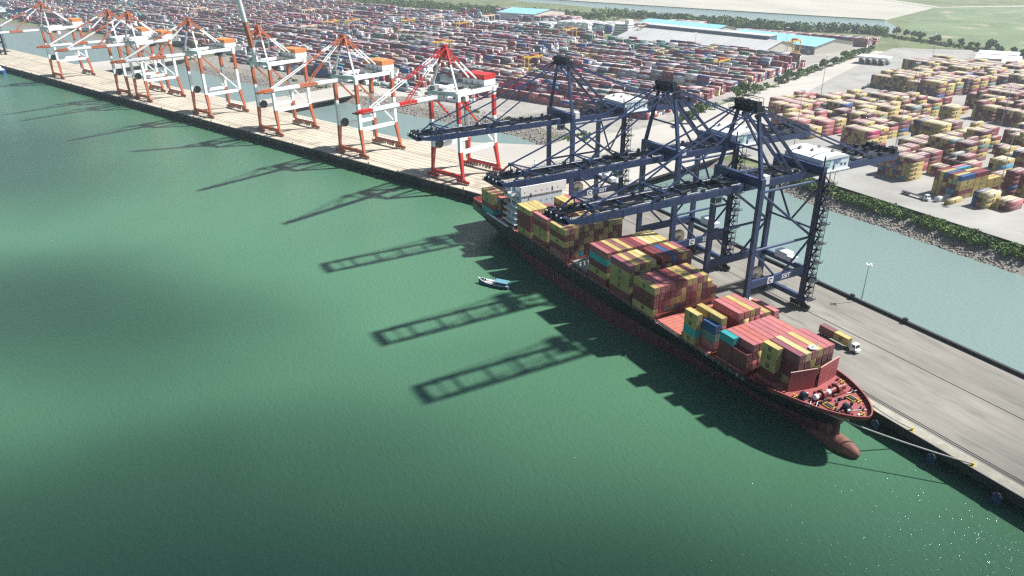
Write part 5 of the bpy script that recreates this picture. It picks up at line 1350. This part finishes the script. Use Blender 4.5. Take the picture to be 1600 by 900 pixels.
gy = gantry(GY); gw = gantry(GW); fy = fw = True
for s, n, k, lab in ((-692, 668, 0, 'yellow yard gantry crane beside the magenta containers'), (-341, 727, 0, 'yellow yard gantry crane with the orange hoist near the tree-lined road'), (-341, 922, 0, 'orange-yellow yard gantry crane at the corner of the long grey shed'), (-646, 876, 0, 'yellow yard gantry crane at the edge of the green lawn'), (-833, 851, 0, 'pale yellow yard gantry crane before the white container stacks'), (-1015, 780, 0, 'yellow yard gantry crane with a blue neighbour among the far stacks'), (-1001, 686, 1, 'pale yard gantry crane straddling stacks above the orange machinery roof'), (-1030, 750, 0, 'bright yellow yard gantry crane in the middle of the far stacks'), (-516, 634, 0, 'yellow yard gantry crane behind the blue crane\'s forestays'), (-881, 963, 1, 'pale gantry crane in front of the shed with the turquoise roof'), (-584, 975, 1, 'white gantry crane beside the grey shed\'s stepped end'), (-933, 893, 1, 'pale yard gantry crane among dark stacks near the wood'), (-938, 832, 0, 'yellow yard gantry crane second from the wood'), (-1250, 860, 1, 'pale yard gantry crane in the hazy far stacks'), (-1480, 760, 1, 'pale yard gantry crane farthest away among the hazy stacks')):
    if k == 0: o = gy if fy else copy_tree(gy); fy = False
    else: o = gw if fw else copy_tree(gw); fw = False
    x, y = SN(s, n); o.location = (x, y, 4.7); tag(o, lab, 'gantry crane', 'rubber-tyred gantry cranes in the yard')

# ------------------------------------------------------------------ sheds and buildings
M['shedgrey'] = mat('weathered_grey_roof', (.44, .45, .44), .6, var=.12, scale=.03, rust=(.36, .37, .37), stretch=(1, .2, 1)); M['shedcyan'] = mat('turquoise_roof_sheet', (.24, .52, .60), .5, var=.1, scale=.04, rust=(.33, .58, .64))
M['shedwall'] = mat('pale_shed_wall', (.55, .53, .46), .7, var=.08); M['shedblue'] = mat('slate_blue_wall', (.12, .17, .24), .6)
def shed(s0, s1, n0, n1, eave, ridge, roof, wall, label, front=None, monitor=False, rz=TH):
    x, y = SN((s0 + s1) / 2, (n0 + n1) / 2); o = empty('shed', (x, y, 4.7), rz); a, c = (s1 - s0) / 2, (n1 - n0) / 2
    g = MB(); g.box(-a, a, -c, c, 0, eave, 0)
    for sx in (-1, 1): g.add([(sx * a, -c, eave), (sx * a, c, eave), (sx * a, 0, ridge)], [(0, 1, 2)])
    g.build('wall', wall, o)
    g = MB(); e = 1.2
    g.add([(-a - e, -c - e, eave - .1), (a + e, -c - e, eave - .1), (a + e, 0, ridge + .25), (-a - e, 0, ridge + .25), (-a - e, c + e, eave - .1), (a + e, c + e, eave - .1)], [(0, 1, 2, 3), (3, 2, 5, 4)])
    for i in range(int(a / 5)):
        xx = -a + 2.5 + i * 10; g.add([(xx, -c - e, eave + .0), (xx + .7, -c - e, eave + .0), (xx + .7, 0, ridge + .38), (xx, 0, ridge + .38)], [(0, 1, 2, 3)])
    rf = g.build('roof', roof, o)
    if monitor:
        g = MB(); g.box(-a, a * .84, c * .03, c * .4, ridge - 2.5, ridge + 3.6); mo = g.build('roof_monitor', M['shedblue'], rf)
        g = MB(); g.box(-a - .5, a * .84 + .5, c * .0, c * .45, ridge + 3.6, ridge + 4.1); g.build('monitor_roof', roof, mo)
    if front:
        g = MB(); g.box(-a + 1, a - 1, -c - .16, -c - .06, .5, eave - .3); fr = g.build('front_wall', front, o)
        for i in range(9): xx = -a + a * 2 * (i + .5) / 9; MB().box(xx - 2, xx + 2, -c - .22, -c - .17, 0, 4.2).build('loading_door', M['shedwall'], fr)
    return tag(o, label, 'warehouse')
shed(-598, -358, 910, 1000, 6, 17, M['shedgrey'], M['shedwall'], 'long low warehouse with a weathered grey roof and dark clerestory strip', monitor=True, rz=R(10))
sh = shed(-464, -314, 978, 1056, 10, 16, M['shedcyan'], M['shedwall'], 'warehouse with a turquoise roof and slate blue wall by the tree-lined road', M['shedblue'], rz=R(5))
shed(-640, -490, 1040, 1090, 13, 18, M['shedcyan'], M['shedwall'], 'narrow turquoise roof showing behind the long grey warehouse', rz=R(10))
shed(-958, -868, 1070, 1160, 14, 19, M['shedcyan'], M['shedwall'], 'tall warehouse with pale turquoise roof in front of the far wood', M['shedgrey'])
# script on the slate wall: unreadable cursive strokes as in the photo
g = MB(); px = None; rg = random.Random(3)
xx = 8.0
while xx < 62:
    if rg.random() < .14: px = None; xx += 3
    p = (xx, -39.3, 6.2 + 2.2 * math.sin(xx * 1.9) * (.5 + .5 * rg.random()))
    if px: g.bar(px, p, .25, .75)
    px = p; xx += 1.1
g.build('wall_script', M['letters'], sh)
def office(s, n, lab):
    x, y = SN(s, n); o = empty('office_building', (x, y, 4.7), TH)
    g = MB()
    for k in range(5): g.box(-16 + k * 1.2, 12, -8, 8, k * 3.6, k * 3.6 + 2.6)
    for k in range(5): g.box(-17 + k * 1.2, 13, -9, 9, k * 3.6 + 2.6, k * 3.6 + 3.6)
    g.build('floors', M['white'], o); g = MB(); g.box(5, 12, -6, 6, 18, 24); g.build('stair_tower', M['white'], o)
    g = MB()
    for k in range(5): g.box(-15 + k * 1.2, 11.5, -8.06, -8.01, k * 3.6 + .9, k * 3.6 + 2.2)
    g.build('window', M['glass'], o)
    return tag(o, lab, 'building')
office(-628, 990, 'white stepped office building at the end of the long grey warehouse')
# white customs box by the approach bridge behind the second orange crane
x, y = SN(-500, 478); o = empty('site_office', (x, y, 4.7), TH)
g = MB(); g.box(-11, 11, -6, 6, 0, 11); g.build('wall', M['palehouse'], o); g = MB(); g.box(-11.3, 11.3, -6.3, 6.3, 11, 11.7); g.build('roof', M['white'], o)
g = MB()
for k in range(3):
    for i in range(5): g.box(-9 + i * 4, -6.6 + i * 4, -6.06, -6.01, 1.6 + k * 3.2, 3.0 + k * 3.2)
g.build('window', M['glass'], o); g = MB(); g.box(12, 26, -4, 5, 0, 5.5); g.build('annex', M['white'], o); tag(o, 'white office block with rows of windows on the shore behind the orange crane', 'building')
# gate canopy
o = empty('gate_canopy', (-566, 776, 4.75), math.atan2(DN[1], DN[0]) - R(90)); g = MB(); g.box(-17, 17, -9, 9, 6.5, 8.4); g.build('roof', M['white'], o)
for xx in (-14, -7, 0, 7, 14):
    MB().box(xx - .5, xx + .5, -7, 7, 0, 6.5).build('post', M['shedwall'], o); MB().box(xx + 1.4, xx + 3.4, -3, 3, 0, 3.2).build('booth', M['shedblue'], o)
tag(o, 'white flat gate canopy over dark truck lanes on the pale road', 'gate canopy')
# low white depot roofs by the meadow
for x, y, a, c, rz, lab in ((-500, 905, 22, 9, .5, 'low white depot roof nearest the green lawn'), (-520, 940, 20, 8, .5, 'low white depot roof with an open dark end, behind the first'), (-470, 890, 14, 6, .5, 'smallest of the low white depot roofs beside the stacks')):
    o = empty('depot_shed', (x, y, 4.75), rz); MB().box(-a, a, -c, c, 0, 4.5).build('wall', M['shedgrey'], o)
    g = MB(); g.add([(-a - 1, -c - 1, 4.4), (a + 1, -c - 1, 4.4), (a + 1, c + 1, 6.2), (-a - 1, c + 1, 6.2)], [(0, 1, 2, 3)]); g.add([(-a - 1, -c - 1, 4.2), (a + 1, -c - 1, 4.2), (a + 1, c + 1, 4.4), (-a - 1, c + 1, 4.4)], [(3, 2, 1, 0)]); g.build('roof', M['white'], o); tag(o, lab, 'shed')

# ------------------------------------------------------------------ clouds between the sun and the river (they throw the broad soft shade on the water)
def cloud_mat(al):
    m = bpy.data.materials.new('thin_cloud'); m.use_nodes = True; nt = m.node_tree; N = nt.nodes; L = nt.links; N.remove(N['Principled BSDF'])
    tc = N.new('ShaderNodeTexCoord'); ml = N.new('ShaderNodeVectorMath'); ml.operation = 'MULTIPLY'; ml.inputs[1].default_value = (1, 1, 0)
    L.new(tc.outputs['Object'], ml.inputs[0]); ln = N.new('ShaderNodeVectorMath'); ln.operation = 'LENGTH'; L.new(ml.outputs[0], ln.inputs[0])
    nz = N.new('ShaderNodeTexNoise'); nz.inputs['Scale'].default_value = 1.9; nz.inputs['Detail'].default_value = 5; L.new(tc.outputs['Object'], nz.inputs['Vector'])
    ad = N.new('ShaderNodeMath'); ad.operation = 'MULTIPLY_ADD'; ad.inputs[1].default_value = .75; L.new(nz.outputs['Fac'], ad.inputs[0]); L.new(ln.outputs['Value'], ad.inputs[2])
    mr = N.new('ShaderNodeMapRange'); mr.interpolation_type = 'SMOOTHSTEP'; mr.inputs['From Min'].default_value = .62; mr.inputs['From Max'].default_value = 1.3; mr.inputs['To Min'].default_value = al; mr.inputs['To Max'].default_value = 0
    L.new(ad.outputs[0], mr.inputs['Value'])
    t = N.new('ShaderNodeBsdfTransparent'); df = N.new('ShaderNodeBsdfDiffuse'); df.inputs['Color'].default_value = (.85, .86, .88, 1); mx = N.new('ShaderNodeMixShader')
    L.new(mr.outputs['Result'], mx.inputs['Fac']); L.new(t.outputs[0], mx.inputs[1]); L.new(df.outputs[0], mx.inputs[2]); L.new(mx.outputs[0], N['Material Output'].inputs['Surface'])
    return m
def cloud(x, y, a, c, rz, al, z=620):
    g = MB(); nu, nv = 28, 14; rg = random.Random(int(a))
    ph = [rg.uniform(0, 6.28) for _ in range(6)]
    for j in range(nv + 1):
        for i in range(nu):
            t, p = math.pi * j / nv, 2 * math.pi * i / nu
            k = 1 + .06 * math.sin(3 * p + ph[0]) * math.sin(2 * t) + .05 * math.sin(5 * p + ph[1]) * math.sin(3 * t + ph[2])
            g.v.append((k * math.sin(t) * math.cos(p), k * math.sin(t) * math.sin(p), k * math.cos(t)))
    for j in range(nv):
        for i in range(nu): g.f.append((j * nu + i, (j + 1) * nu + i, (j + 1) * nu + (i + 1) % nu, j * nu + (i + 1) % nu)); g.m.append(0)
    o = g.build('cloud', cloud_mat(al), smooth=True); o.scale = (a, c, 26); o.rotation_euler = (0, 0, rz)
    o.location = (x + sd.x / sd.z * z, y + sd.y / sd.z * z, z); o['kind'] = 'stuff'
cloud(-660, -95, 250, 120, R(15), .34); cloud(-345, -62, 190, 84, R(48), .40); cloud(-46, -60, 450, 255, R(66), .84)

# ------------------------------------------------------------------ air
def haze():
    m = bpy.data.materials.new('pale_air'); m.use_nodes = True; nt = m.node_tree; nt.nodes.remove(nt.nodes['Principled BSDF'])
    v = nt.nodes.new('ShaderNodeVolumePrincipled'); v.inputs['Color'].default_value = (.86, .93, 1., 1); v.inputs['Density'].default_value = .00012; v.inputs['Anisotropy'].default_value = .35
    nt.links.new(v.outputs['Volume'], nt.nodes['Material Output'].inputs['Volume'])
    o = MB().box(-7200, 4200, -4200, 5200, -2.9, 152).build('haze', m); o['kind'] = 'stuff'
haze()

print('individual containers', NCONT[0], 'mass', len(MASS), 'left yard boxes', len(c_))
